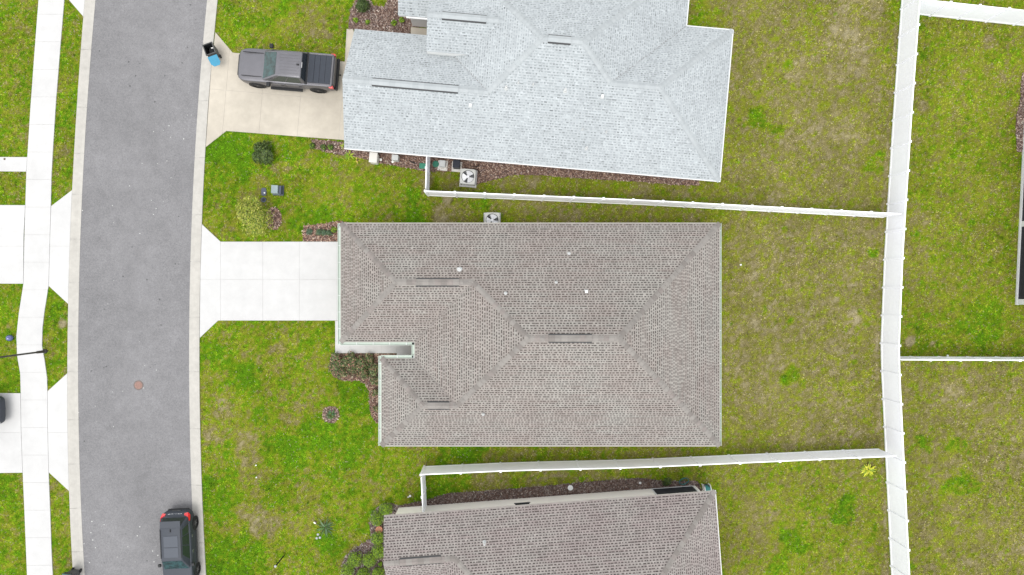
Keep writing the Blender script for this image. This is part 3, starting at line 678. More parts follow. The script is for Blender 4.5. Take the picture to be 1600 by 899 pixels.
for (poly, ea, eb, z0, pt) in rfx:
    dkk.add([(p[0], p[1], 2.594 if p in rl else 2.594 + 6.7 * .5) for p in (poly if area(poly) > 0 else poly[::-1])], [tuple(range(len(poly)))], 'deck')
rr_ = dkk.build('roof', rh); shingles('sh', rfx, None, GREY, rr_, 404)
m = MB(); m.box(-.02, .12, -.02, 12.5, 0, .14, 'white_trim'); pr = m.build('porch_sill', rh)
for yy in (0.0, 4.75, 9.5):
    m = MB(); m.box(.0, .12, yy, yy + .33, .14, 2.42, 'white_trim'); m.build('porch_post', rh)
for yy in (0.33, 5.08, 9.83):
    m = MB(); m.box(.05, .062, yy, yy + (4.42 if yy < 9 else 2.6), .14, 2.42, 'screen'); m.build('porch_screen', rh)

# ------------------------------------------------------------------ fences
FH = 1.86
def panel_mesh(L):
    m = MB(); n = max(3, int(round(L / .19))); w_ = L / n
    for i in range(n): m.box(i * w_ + .004, (i + 1) * w_ - .004, -.011, .011, .06, FH - .06, 'vinyl')
    m.box(0, L, -.008, .008, .07, FH - .07, 'vinyl')
    return m.mesh('fence_panel')
def rail_mesh(L):
    m = MB(); m.box(0, L, -.026, .026, 0, .13, 'vinyl_cap'); return m.mesh('fence_rail')
pm = MB(); pm.box(-.056, .056, -.056, .056, 0, FH + .04, 'vinyl'); POST = pm.mesh('fence_post')
pm = MB(); pm.box(-.064, .064, -.064, .064, 0, .03, 'vinyl_cap'); pm.box(-.058, .058, -.058, .058, .03, .08, 'vinyl_cap', .045); CAP = pm.mesh('post_cap')
def fence(label, pts, step, phase=0.0, gate=None, endposts=(True, True)):
    pts = [Vector(p) for p in pts]; seg = [(b - a).length for a, b in zip(pts[:-1], pts[1:])]; T = sum(seg)
    def at_(s):
        for a, b, l in zip(pts[:-1], pts[1:], seg):
            if s <= l or b is pts[-1]: return a + (b - a) * (s / l)
            s -= l
    st = [0.0]; s = phase if phase > .3 else step
    corner = np.cumsum(seg)[:-1].tolist() if gate is None else []
    while s < T - .35: st.append(s); s += step
    st.append(T)
    f = empty('fence', (pts[0].x, pts[0].y, 0)); tag(f, label, 'fence'); o = pts[0]
    for i, s in enumerate(st):
        if (i == 0 and not endposts[0]) or (i == len(st) - 1 and not endposts[1]): continue
        p = at_(s); q = at_(min(s + .05, T)) - at_(max(s - .05, 0)); a = math.atan2(q.y, q.x)
        po = link('post', POST, f, (p.x - o.x, p.y - o.y, 0), (0, 0, a)); link('post_cap', CAP, po, (0, 0, FH + .041))
    for s0, s1 in zip(st[:-1], st[1:]):
        a = at_(s0); b = at_(s1); L = (b - a).length - .114; an = math.atan2((b - a).y, (b - a).x); d = (b - a).normalized() * .057
        pa = link('panel', panel_mesh(L), f, (a.x + d.x - o.x, a.y + d.y - o.y, 0), (0, 0, an))
        rm = rail_mesh(L)
        link('rail', rm, f, (a.x + d.x - o.x, a.y + d.y - o.y, .05), (0, 0, an)); link('rail', rm, f, (a.x + d.x - o.x, a.y + d.y - o.y, FH - .13), (0, 0, an))
    return f
back = [(P(x, y)[0] + .05, P(x, y)[1]) for x, y in FENCE_BACK]
fence('long white vinyl fence with a bend, running behind all the houses', back, 1.706, 0.6)
fence('white vinyl side fence with corner return between pale-roofed and grey-brown houses', PP([(669.5, 306), (1000, 320), (1380, 340.2)]), 1.738, 0, endposts=(True, False))
fr = fence('short white vinyl fence return meeting the wall of the pale-roofed house', [P(670, 303.4), P(672, 239)], 1.25, 0, endposts=(False, False))
fence('white vinyl side fence with wide panels in front of the cream-walled house', PP([(663.2, 728.8), (783, 723.4), (842, 721.6), (980, 718.5), (1300, 704.2), (1373, 701.2)]), 2.33, 0, endposts=(True, False))
gt = fence('short white vinyl gate return meeting the cream house wall', [P(663.4, 731.5), P(666.5, 792)], 1.2, 0, endposts=(False, False))
m = MB(); m.box(-.03, .09, -.05, .05, 0, .06, 'metal_grey'); m.box(.06, .08, -.02, .02, -.12, 0, 'black_plastic'); m.build('latch', gt, (.05, -1.15, 1.1))
fence('white vinyl fence branching off the back fence beyond the mulch strip', [P(1408.5, 20.6), P(1431, 23), P(1600, 41), P(1710, 53)], 1.72, 0, endposts=(False, True))
fence('white vinyl fence dividing the two yards behind the back fence', [P(1377.5, 557.6), P(1600, 558.6), P(1720, 559.4)], 1.74, 0, endposts=(False, True))

# ------------------------------------------------------------------ mulch beds
CH = np.array([(.165, .094, .064), (.21, .128, .086), (.12, .070, .050), (.28, .19, .14), (.08, .05, .043), (.36, .29, .22), (.19, .14, .125)])
def mulch(name, polypx, label, density=260, tone=1.0, world=None, grey=0.0):
    poly = world or PP(polypx)
    if area(poly) < 0: poly = poly[::-1]
    NOGRASS.append(offset(poly, -.02))
    b = MB(); b.prism(poly, -.03, .014, 'mulch_base'); bo = b.build('mulch_bed'); tag(bo, kind='structure')
    x0 = min(p[0] for p in poly); x1 = max(p[0] for p in poly); ya = min(p[1] for p in poly); yb = max(p[1] for p in poly)
    n = int((x1 - x0) * (yb - ya) * density); x = rng.uniform(x0, x1, n); y = rng.uniform(ya, yb, n); k = inpoly(x, y, offset(poly, -.03)); x = x[k]; y = y[k]; n = len(x)
    if n == 0: return bo
    L = rng.uniform(.03, .075, n); W = rng.uniform(.010, .026, n); th = rng.uniform(0, 2 * np.pi, n); tl_ = rng.uniform(-.5, .5, n); z = rng.uniform(.016, .05, n)
    d = np.stack([np.cos(th), np.sin(th), tl_], 1); s = np.stack([-np.sin(th), np.cos(th), rng.uniform(-.4, .4, n)], 1); c = np.stack([x, y, z], 1)
    upv = np.array([0, 0, .012])
    A_ = c - d * L[:, None]; B_ = c + d * L[:, None]; S = s * W[:, None]
    top_ = np.stack([A_ - S + upv, B_ - S * .7 + upv, B_ + S * .7 + upv, A_ + S + upv], 1)
    s1 = np.stack([A_ - S, B_ - S * .7, B_ - S * .7 + upv, A_ - S + upv], 1); s2 = np.stack([B_ + S * .7, A_ + S, A_ + S + upv, B_ + S * .7 + upv], 1)
    col = CH[rng.choice(len(CH), n, p=[.24, .22, .16, .12, .12, .06, .08])] * tone * 1.35 * rng.uniform(.7, 1.35, n)[:, None]
    grey = grey + .12
    if grey: col = col * (1 - grey) + col.mean(1, keepdims=True) * grey
    me = raw_mesh('mulch_chips', np.concatenate([top_, s1, s2]), 4, np.concatenate([col] * 3), 'mulch')
    tag(link('mulch_chips', me, bo), kind='stuff'); return bo
mulch('', [(545, 46), (545.5, 32), (548, 16), (556, 2), (577, -12), (581, 8), (600, 12), (607, 0), (622, -22), (680, -22), (680, 42.5), (641.5, 42.5), (641.5, 62), (560, 54), (553, 45)], '', grey=.25)
mulch('', [(487, 218), (536, 222), (545, 226), (560, 232), (548, 244), (530, 242), (505, 236), (488, 231)], '', grey=.15)
mulch('', [(545, 228), (700, 243), (1090, 277), (1092, 290), (1060, 289), (1000, 284), (910, 279), (850, 274), (800, 273), (765, 283), (744, 288), (735, 268), (668, 268), (640, 263), (600, 256), (568, 248), (545, 242)], '', grey=.1)
mulch('', [(475, 354), (473, 365), (474, 377.6), (560, 377.6), (560, 352), (529, 345.5), (505, 350), (484, 352)], '', tone=1.15)
mulch('', [(521, 552.5), (516, 560), (516, 574), (520, 586), (531, 594), (545, 595), (560, 594), (571, 600), (577, 611), (578, 640), (582, 653), (590, 661.5), (640, 664), (640, 561.5), (619.5, 561.5), (619.5, 552.5)], '', tone=.95)
mulch('', [(517 + 13 * math.cos(t), 648 + 13 * math.sin(t)) for t in np.linspace(0, 6.1, 16)], '', grey=.2)
mulch('', [(428 + 12 * math.cos(t), 342 + 18 * math.sin(t)) for t in np.linspace(0, 6.1, 16)], '', tone=1.1)
mulch('', [(531, 935), (534, 885), (541, 868), (556, 856), (580, 842), (577, 818), (583, 800), (597, 787), (612, 786), (640, 800), (640, 935)], '', grey=.5, tone=1.0)
mulch('', [(600, 796), (640, 787), (668, 781), (700, 771), (760, 767), (850, 760), (930, 752), (1000, 747), (1040, 752), (1090, 752), (1100, 775), (900, 800), (620, 815)], '', grey=.35, tone=.8)
mulch('', [(1597, 115), (1594, 160), (1588, 180), (1587, 200), (1589, 238), (1625, 238), (1640, 115)], '', tone=1.15, grey=.25)
#mulch('', [(503 + 14 * math.cos(t), 818 + 20 * math.sin(t)) for t in np.linspace(0, 6.1, 14)], '', grey=.4, density=60)

# ------------------------------------------------------------------ grass blades
AREAS = [(-42, 40, -26, 26)]
fx0, fx1, fy0, fy1 = P(-90, 0)[0], P(1700, 0)[0], P(0, 1000)[1], P(0, -100)[1]
N = 560000
x = rng.uniform(fx0, fx1, N); y = rng.uniform(fy0, fy1, N)
keep = np.ones(N, bool)
for poly in NOGRASS: keep &= ~inpoly(x, y, poly)
x = x[keep]; y = y[keep]
dd = lawn_dead(x, y); keep = rng.random(len(x)) > np.clip((dd - .62) * 1.6, 0, .65)
x = x[keep]; y = y[keep]; dd = dd[keep]; n = len(x)
col = np.clip(pal(dd + rng.normal(0, .17, n)) * (1 + 0.35 * (fbm(x, y, 2.0, 51) - .5) + 1.05 * (vnoise(x, y, .12, 57) - .5) + .45 * (vnoise(x, y, .3, 58) - .5))[:, None] * rng.uniform(.66, 1.4, n)[:, None] * 1.54, .003, 1)
fl = rng.random(n) < np.clip(.05 + .30 * (dd - .25), .03, .22)          # dry straw-coloured tufts
col[fl] = np.array((.33, .295, .19)) * rng.uniform(.7, 1.25, fl.sum())[:, None]
tris = []; cols = []
hgt = (0.055 - .025 * np.clip(dd, 0, 1)) 
for b in range(3):
    th = rng.uniform(0, 2 * np.pi, n); ln = rng.uniform(.6, 1.5, n) * hgt; lean = rng.uniform(.35, 1.5, n); wd = rng.uniform(.010, .026, n)
    bx_, by_ = x + rng.normal(0, .02, n), y + rng.normal(0, .02, n)
    d = np.stack([np.cos(th), np.sin(th)], 1); s = np.stack([-d[:, 1], d[:, 0]], 1)
    base = np.stack([bx_, by_, np.full(n, -.02)], 1)
    tip = base + np.concatenate([d * (ln * np.sin(lean) * 1.4)[:, None], (ln * np.cos(lean * .8) + .022)[:, None]], 1)
    sv = np.concatenate([s * wd[:, None], np.zeros((n, 1))], 1)
    tris.append(np.stack([base - sv, base + sv, tip], 1)); cols.append(col * rng.uniform(.85, 1.15, n)[:, None])
me = raw_mesh('grass', np.concatenate(tris), 3, np.concatenate(cols), 'grass')
tag(link('grass', me), 'short patchy lawn grass covering the yards', 'grass', kind='stuff')

# ------------------------------------------------------------------ plants
def leaf_mesh(n, shape, size, cols, seed, aspect=.5, up_bias=.4, tiltr=.8):
    r = np.random.default_rng(seed)
    p, nrm = shape(r, n)
    nrm = nrm + r.normal(0, tiltr * .6, (n, 3)); nrm[:, 2] += up_bias; nrm /= np.linalg.norm(nrm, axis=1)[:, None]
    t = np.cross(nrm, r.normal(0, 1, (n, 3))); t /= np.linalg.norm(t, axis=1)[:, None]; u = np.cross(nrm, t)
    L = size * r.uniform(.6, 1.3, n)[:, None]
    q = np.stack([p - t * L, p + u * L * aspect - nrm * L * .15, p + t * L, p - u * L * aspect - nrm * L * .15], 1)
    c = np.array(cols)[r.integers(0, len(cols), n)] * r.uniform(.7, 1.3, n)[:, None]
    return raw_mesh('foliage', q, 4, c, 'leaf')
def ell(rx_, ry_, rz_, zc, lump=.25, seed=0):
    def f(r, n):
        d = r.normal(0, 1, (n, 3)); d /= np.linalg.norm(d, axis=1)[:, None]; d[:, 2] = np.where(d[:, 2] < -.35, -d[:, 2], d[:, 2])
        k = r.normal(0, 1, (9, 3)); k /= np.linalg.norm(k, axis=1)[:, None]
        b = 1 - lump + lump * 1.6 * np.clip(np.max(d @ k.T, 1), 0, 1) ** 3
        rad = b * (r.random(n) ** .35); p = d * rad[:, None] * np.array((rx_, ry_, rz_)); p[:, 2] += zc
        return p, d.copy()
    return f
GR_D = [(.040, .070, .013), (.060, .095, .018), (.026, .046, .010), (.085, .120, .024)]
GR_B = [(.12, .22, .007), (.16, .27, .009), (.085, .16, .006), (.23, .32, .015)]
GR_Y = [(.25, .29, .025), (.31, .33, .04), (.17, .22, .015), (.36, .35, .08)]
GR_G = [(.06, .10, .06), (.08, .13, .08), (.045, .08, .045)]
RED = [(.08, .11, .04), (.22, .14, .08), (.27, .13, .095), (.07, .11, .035), (.26, .24, .13), (.035, .05, .02), (.12, .18, .05), (.04, .055, .02)]
def shrub(name, px, py, r, h, cols, label, cat='shrub', group=None, n=None, leaf=.04, seed=None, lump=.25, z=.02):
    X_, Y_ = P(px, py, h * .6); o = empty(name, (X_, Y_, 0)); tag(o, label, cat, group); seed = seed or int(px * 7 + py)
    n = n or int(900 * (r / .35) ** 2)
    link('foliage', leaf_mesh(n, ell(r, r, h * .55, h * .48, lump), leaf, cols, seed), o)
    m = MB(); rr = random.Random(seed)
    for k in range(5):
        a = rr.uniform(0, 6.28); m.bar((0, 0, 0), (math.cos(a) * r * .5, math.sin(a) * r * .5, h * .6), .014, 'bark', 6, .005)
    m.build('stem', o); return o
shrub('shrub', 412, 239, .62, .95, GR_D + [(.05, .07, .02)], 'large dark green bush alone on the front lawn', n=3000, leaf=.07, lump=.55)
shrub('shrub', 566, 8, .42, 1.2, GR_D[:3], 'tall dark green shrub at the mulch corner by the pale-roofed house', n=1800, leaf=.05)
for (px, py, r_) in ((556, 31, .18), (574, 34, .15), (615, 36, .2), (628, 31, .18)):
    shrub('small_shrub', px, py, r_, .3, GR_B + GR_D[:1], 'small green plant in the grey-red mulch beside the entry walk', 'shrub', 'small plants in the entry mulch bed', n=220, leaf=.045)
for (px, py, r_) in ((488, 228, .2), (505, 230, .2), (516, 230, .2)):
    shrub('small_shrub', px, py, r_, .35, GR_D + GR_B[:1], 'small dark green shrub in the mulch row below the stained driveway', 'shrub', 'shrub row below the stained driveway', n=260, leaf=.045)
for (px, py, cols, lb) in ((483, 362, GR_G, 'single grey-green shrub at the end of the red mulch by the white driveway'),):
    shrub('small_shrub', px, py, .2, .35, cols, lb, n=260, leaf=.04)
for (px, py) in ((498, 363), (506, 363), (514, 364)):
    shrub('small_shrub', px, py, .21, .38, GR_G + GR_D[1:2], 'grey-green shrub in the clipped row by the white driveway', 'shrub', 'clipped row by the white driveway', n=300, leaf=.04)
shrub('small_shrub', 521, 359, .22, .4, GR_D + GR_B, 'dark green shrub tucked against the corner of the garage gutter', n=300, leaf=.045)
for (px, py, r_) in ((524, 561, .4), (523, 574, .4), (534, 584, .36), (537, 568, .45), (550, 562, .45), (552, 577, .42), (564, 569, .45), (568, 584, .36), (578, 563, .42), (583, 578, .42), (586, 596, .25), (586, 615, .22), (588, 640, .2)):
    shrub('hedge_shrub', px, py, r_, .55, RED + GR_D[:1], 'bronze-green hedge shrub in the bed beside the front walk', 'shrub', 'bronze hedge beside the front walk', n=700, leaf=.055, lump=.6)
for k, (px, py, r_) in enumerate(((603, 796, .33), (589, 811, .36), (590, 841, .33), (592, 862, .36), (554, 875, .38), (577, 876, .38), (543, 893, .36), (567, 899, .36), (591, 897, .32), (556, 915, .36), (580, 920, .36))):
    lab = {0: 'round green shrub tucked into the corner by the cream wall', 1: 'round green shrub between the terracotta pot and the corner shrub', 2: 'round green shrub touching the terracotta pot on the gable side', 3: 'round green shrub against the gable next to the tiny shrub'}.get(k, 'round clipped bright green shrub in the cluster beside the gable end')
    shrub('round_shrub', px, py, r_ * 1.34, .8, GR_B + GR_D[1:2] + [(.06, .13, .006)], lab, 'shrub', 'round clipped shrubs beside the gable end', n=1500, leaf=.035, lump=.12)
shrub('small_shrub', 594, 882, .14, .3, GR_B, 'tiny green shrub among the round clipped shrubs', n=200, leaf=.035)
shrub('small_shrub', 1042, 753, .3, .3, GR_D, 'low dark green plant by the dark porch screen', n=320, leaf=.05)

def strap_plant(name, px, py, nb, length, width, cols, label, seed, rise=.8, cat='plant', trunk=0.0):
    r = np.random.default_rng(seed); X_, Y_ = P(px, py, .3); o = empty(name, (X_, Y_, 0)); tag(o, label, cat); v = []; c = []
    for k in range(nb):
        a = r.uniform(0, 2 * np.pi); el = r.uniform(.25, 1.2) * rise; L = length * r.uniform(.6, 1.15); w_ = width * r.uniform(.7, 1.2)
        d = np.array((math.cos(a), math.sin(a), 0)); s = np.array((-math.sin(a), math.cos(a), 0)); colr = np.array(cols[r.integers(0, len(cols))]) * r.uniform(.75, 1.25)
        pr = []
        for t in np.linspace(0, 1, 5):
            hz = L * (t * math.cos(el) + .15 * t * t); vz = trunk + L * (t * math.sin(el) - .45 * t * t) + .03
            pr.append((d * hz + np.array((0, 0, max(vz, .02))), w_ * (0.35 + 1.3 * t * (1 - t) * 2) * (1 - t * .8)))
        for (p, w0), (q, w1) in zip(pr[:-1], pr[1:]):
            v += [p - s * w0, p + s * w0, q + s * w1, q - s * w1]; c.append(colr)
    link('fronds', raw_mesh('fronds', np.array(v), 4, np.array(c), 'leaf'), o)
    m = MB(); m.lathe((0, 0, 0), [(.07, 0), (.06, .05 + trunk), (.02, .12 + trunk)], 'bark', 8); m.build('stem', o); return o
strap_plant('palm', 1360, 735, 95, .46, .085, [(.18, .26, .015), (.46, .46, .02), (.58, .56, .08), (.14, .22, .015), (.40, .42, .02)], 'yellow-green palm in the fence corner', 5, 1.0)
strap_plant('palm', 507, 826, 46, .66, .045, [(.04, .09, .02), (.06, .12, .025), (.10, .16, .08), (.03, .06, .015)], 'dark green strappy plant in the lawn with pale stones', 6, .9)
strap_plant('plant', 516, 650, 90, .36, .05, GR_D + [(.05, .14, .06), (.06, .16, .05)], 'dark green leafy plant in a round mulch ring', 8, 1.0)
strap_plant('plant', 545, 241, 26, .42, .05, GR_B + GR_Y[:1], 'broad-leaved green plant at the mulch corner of the pale-roofed house', 9, .9)
strap_plant('plant', 557, 249, 7, .22, .05, [(.45, .36, .04), (.35, .28, .05)], 'yellow-leaved plant beside the beige utility box', 10, .6)
strap_plant('plant', 536, 227, 14, .32, .04, GR_Y + GR_B[:2], 'yellow-green plant under the corner of the pale roof', 12, .9)
# feathery yellow-green young tree
X_, Y_ = P(402, 338, .8); o = empty('young_tree', (X_, Y_, 0)); tag(o, 'feathery yellow-green young tree beside a crescent of mulch', 'tree')
link('crown', leaf_mesh(4200, ell(1.0, 1.0, .7, 1.15, .55), .075, GR_Y + [(.10, .15, .02), (.16, .20, .03)], 77, aspect=.32), o)
m = MB(); m.bar((.25, -.1, 0), (.1, -.05, .8), .03, 'bark', 8, .02)
rr = random.Random(3)
for k in range(12):
    a = rr.uniform(0, 6.28); m.bar((.1, -.05, .7), (math.cos(a) * .75, math.sin(a) * .75, rr.uniform(1.0, 1.6)), .014, 'bark', 5, .004)
m.build('trunk', o)
for k, (px, py) in enumerate(((497, 835), (500, 840), (495, 841))):
    m = MB(); m.lathe((0, 0, 0), [(.07, 0), (.08, .03), (.04, .06)], 'pole_cap', 7); tag(m.build('stone', loc=(*P(px, py), 0)), 'pale stone at the foot of the dark strappy plant', 'stone', 'stones by the strappy plant')
m = MB(); m.box(-.08, .08, -.05, .05, 0, .06, 'paper', .02); m.box(-.07, .09, .05, .13, 0, .05, 'bark', .01); tag(m.build('stone', loc=(*P(492, 817), 0), rot=(0, 0, -.6)), 'white-topped brown stone lying on the lawn above the strappy plant', 'stone')

# ------------------------------------------------------------------ vehicles
def wheel(parent, x, y, r, wd, side):
    m = MB(); s = side
    prof = [(r * .62, -wd / 2), (r * .93, -wd / 2), (r, -wd * .32), (r, wd * .32), (r * .93, wd / 2), (r * .62, wd / 2)]
    n = 24; vs = []
    for (q, z) in prof:
        for i in range(n): a = 2 * math.pi * i / n; vs.append((q * math.cos(a), z, q * math.sin(a)))
    fs = [(j * n + i, j * n + (i + 1) % n, (j + 1) * n + (i + 1) % n, (j + 1) * n + i) for j in range(len(prof) - 1) for i in range(n)]
    m.add(vs, fs, 'tyre'); wo_ = empty('wheel', (x, y, r)); wo_.parent = parent
    m.build('tyre', wo_, smooth=True, fix=True)
    k = MB(); f = s * wd * .36
    k.cyl((0, 0, 0), r * .63, r * .63, f - .05 * s, f - .04 * s, 'black_plastic', 20, 'y')
    for i in range(5):
        a = 2 * math.pi * i / 5; d = Vector((math.cos(a), 0, math.sin(a))); t = Vector((-d.z, 0, d.x))
        p = [d * (.05 * r) + t * (.11 * r), d * (.62 * r) + t * (.09 * r), d * (.62 * r) - t * (.09 * r), d * (.05 * r) - t * (.11 * r)]
        vs = [v + Vector((0, f, 0)) for v in p] + [v + Vector((0, f - .03 * s, 0)) for v in p]
        k.add(vs, [(0, 1, 2, 3), (0, 4, 5, 1), (2, 6, 7, 3), (1, 5, 6, 2), (4, 7, 6, 5)], 'rim')
    k.cyl((0, 0, 0), r * .16, r * .14, f - .03 * s, f + .01 * s, 'rim', 12, 'y'); k.build('rim', wo_, fix=True)
    return wo_
def quad_panel(name, parent, c4, mt, inset=(.06, .06, .06, .06), out=.006, th=.012, bev=.0):
    """flat pane set proud of a four-cornered face c4 (a,b,c,d around)"""
    a, b, c, d = [Vector(p) for p in c4]; l, r_, bt, tp = inset
    f = lambda u, v: (a * (1 - u) + b * u) * (1 - v) + (d * (1 - u) + c * u) * v
    q = [f(l, bt), f(1 - r_, bt), f(1 - r_, 1 - tp), f(l, 1 - tp)]
    n = (b - a).cross(d - a).normalized(); m = MB()
    if n.dot(-(a + b + c + d) / 4 + Vector((-.3, 0, 1.2))) > 0: n = -n
    vs = [p + n * out for p in q] + [p + n * (out - th) for p in q]
    m.add(vs, [(0, 1, 2, 3), (0, 4, 5, 1), (1, 5, 6, 2), (2, 6, 7, 3), (3, 7, 4, 0)], mt)
    return m.build(name, parent)
def ring(x, w_, zb, zt, sh=.10, crown=.03):
    h = [(w_ * .90, zb), (w_ * .985, zb + .10), (w_, zb + (zt - zb) * .45), (w_ * .995, zt - sh * 1.25), (w_ * .965, zt - sh * .35), (w_ * .90, zt - sh * .02), (w_ * .5, zt + crown * .8), (0, zt + crown)]
    return [(x, y_, z_) for y_, z_ in h] + [(x, -y_, z_) for y_, z_ in h[-2::-1]]
def cabin(parent, xb0, xb1, xt0, xt1, wb, wt, zb, zt, mt, bev, name='cab'):
    """greenhouse: bottom from xb0 (front) to xb1 (rear), top xt0..xt1"""
    m = MB(); wf = wt * .96
    bot_ = [(xb0, wb * .93), (xb1, wb * .95)]; 
    vs = [(xb0, wb * .94, zb), (xb0, -wb * .94, zb), (xb1, -wb * .96, zb), (xb1, wb * .96, zb), (xt0, wf, zt - .02), (xt0, -wf, zt - .02), (xt1, -wt, zt - .03), (xt1, wt, zt - .03)]
    xm = (xb0 + xb1) / 2 * .5 + (xt0 + xt1) / 2 * .5
    m.add(vs, [(0, 1, 2, 3), (4, 7, 6, 5), (0, 4, 5, 1), (2, 6, 7, 3), (1, 5, 6, 2), (3, 7, 4, 0)], mt)
    o_ = m.build(name, parent, bevel=bev, segs=4, fix=True, smooth=True)
    V_ = [Vector(v) for v in vs]
    return o_, {'front': (V_[0], V_[1], V_[5], V_[4]), 'rear': (V_[2], V_[3], V_[7], V_[6]), 'right': (V_[1], V_[2], V_[6], V_[5]), 'left': (V_[3], V_[0], V_[4], V_[7]), 'top': (V_[5], V_[6], V_[7], V_[4])}

# pickup, nose towards the road
tk = empty('pickup_truck', (-12.46, 13.36, .047), R(175.2)); tag(tk, 'grey crew-cab pickup truck with folding bed cover parked on the driveway', 'pickup truck')
m = MB(); W_ = 1.01
m.loft([ring(2.95, .62, .50, .92, .12), ring(2.87, .80, .42, 1.06, .12), ring(2.68, .93, .36, 1.14, .10), ring(2.45, .995, .34, 1.17, .09), ring(1.9, W_, .34, 1.20, .09), ring(1.25, W_, .34, 1.235, .09),
        ring(1.1, W_, .34, 1.24, .09), ring(.0, W_ * .995, .34, 1.25, .08), ring(-1.15, W_ * .995, .34, 1.26, .08), ring(-1.3, W_, .34, 1.32, .07, .0), ring(-2.4, W_, .36, 1.34, .07, .0), ring(-2.78, W_ * .985, .40, 1.34, .07, .0), ring(-2.86, W_ * .95, .46, 1.32, .07, .0)], 'truck_paint')
m.build('body', tk, smooth=True, sub=2, fix=True)
cb, fc = cabin(tk, 1.42, -1.30, .34, -1.10, .97, .76, 1.17, 1.90, 'truck_paint', .07)
quad_panel('windscreen', tk, fc['front'], 'windscreen', (.06, .06, .10, .05), .008)
quad_panel('rear_window', tk, fc['rear'], 'glass', (.03, .03, .02, .05), .008)
for sd_, key in ((1, 'left'), (-1, 'right')):
    if sd_ == 1: ins = ((.50, .17, .14, .10), (.10, .53, .14, .10))
    else: ins = ((.17, .50, .14, .10), (.53, .10, .14, .10))
    for q_ in ins: quad_panel('side_window', tk, fc[key], 'side_glass', q_, .006)
m = MB(); m.box(-1.33, -1.20, -.93, .93, 1.25, 1.345, 'black_plastic'); m.build('cab_gap', tk)
for k in range(7):
    yy = -.54 + k * .18; m = MB(); m.box(-.98, .20, yy - .014, yy + .014, 1.878, 1.897, 'truck_paint'); m.build('roof_rib', tk, bevel=.006)
m = MB(); m.box(-.98, -.82, -.05, .05, 1.88, 1.93, 'black_plastic', .02); m.build('antenna', tk)
m = MB(); m.box(-1.145, -1.10, -.16, .16, 1.80, 1.865, 'lamp_clear'); m.build('brake_light', tk)
xs_ = [-1.36, -1.72, -2.05, -2.38, -2.72]
for a_, b_ in zip(xs_[:-1], xs_[1:]):
    m = MB(); m.box(b_ + .008, a_ - .008, -.83, .83, 1.335, 1.372, 'bed_cover'); m.build('bed_cover_panel', tk, bevel=.008)
for s in (-1, 1):
    m = MB(); m.box(-2.74, -1.36, s * .90 - .045, s * .90 + .045, 1.335, 1.362, 'truck_paint'); m.build('bed_rail', tk, bevel=.01)
    m = MB(); m.box(-.85, 1.10, s * 1.06 - .09, s * 1.06 + .09, .36, .42, 'black_plastic'); m.build('running_board', tk, bevel=.02)
    mo = MB(); mo.box(.80, 1.02, s * 1.14 - .13, s * 1.14 + .13, 1.24, 1.44, 'black_plastic'); mo.build('wing_mirror', tk, bevel=.04)
    m = MB(); m.box(-2.87, -2.62, s * .955 - .055, s * .955 + .055, .98, 1.28, 'tail_red'); m.build('tail_light', tk, bevel=.02)
    m = MB(); m.box(2.58, 2.80, s * .73 - .14, s * .73 + .14, .90, 1.04, 'lamp_clear'); m.build('headlight', tk, bevel=.03)
    m = MB(); m.box(1.42, 2.62, s * .70 - .012, s * .70 + .012, 1.168, 1.232, 'black_plastic'); m.build('bonnet_seam', tk, rot=(0, R(-1.3), 0), loc=(0, 0, .005))
    for (xa, xb_) in ((.02, 1.0), (-1.05, -.05)):
        d = MB(); d.box(xa, xb_, s * 1.005 - .012, s * 1.005 + .012, .52, 1.13, 'truck_paint'); do = d.build('door', tk, bevel=.008)
        m = MB(); m.box(xa + .06, xa + .24, s * 1.03 - .012, s * 1.03 + .012, 1.00, 1.035, 'black_plastic'); m.build('handle', do)
    for xw in (1.90, -1.78):
        m = MB(); m.cyl((xw, s * 1.0, .42), .50, .50, -.022, .022, 'black_plastic', 24, 'y'); m.build('wheel_arch', tk)
        wheel(tk, xw, s * .915, .41, .27, s)
m = MB(); m.box(-3.0, -2.84, -.95, .95, .50, .70, 'black_plastic'); m.build('rear_bumper', tk, bevel=.04)
m = MB(); m.box(-3.12, -2.98, -.03, .03, .52, .58, 'black_plastic'); m.cyl((-3.10, 0, .58), .03, .03, 0, .06, 'black_plastic', 10); m.build('tow_hitch', tk)
m = MB(); m.box(-2.885, -2.85, -.80, .80, .74, 1.29, 'truck_paint'); m.build('tailgate', tk, bevel=.02)
m = MB(); m.box(2.86, 2.96, -.62, .62, .62, .98, 'black_plastic'); m.build('grille', tk, bevel=.03)

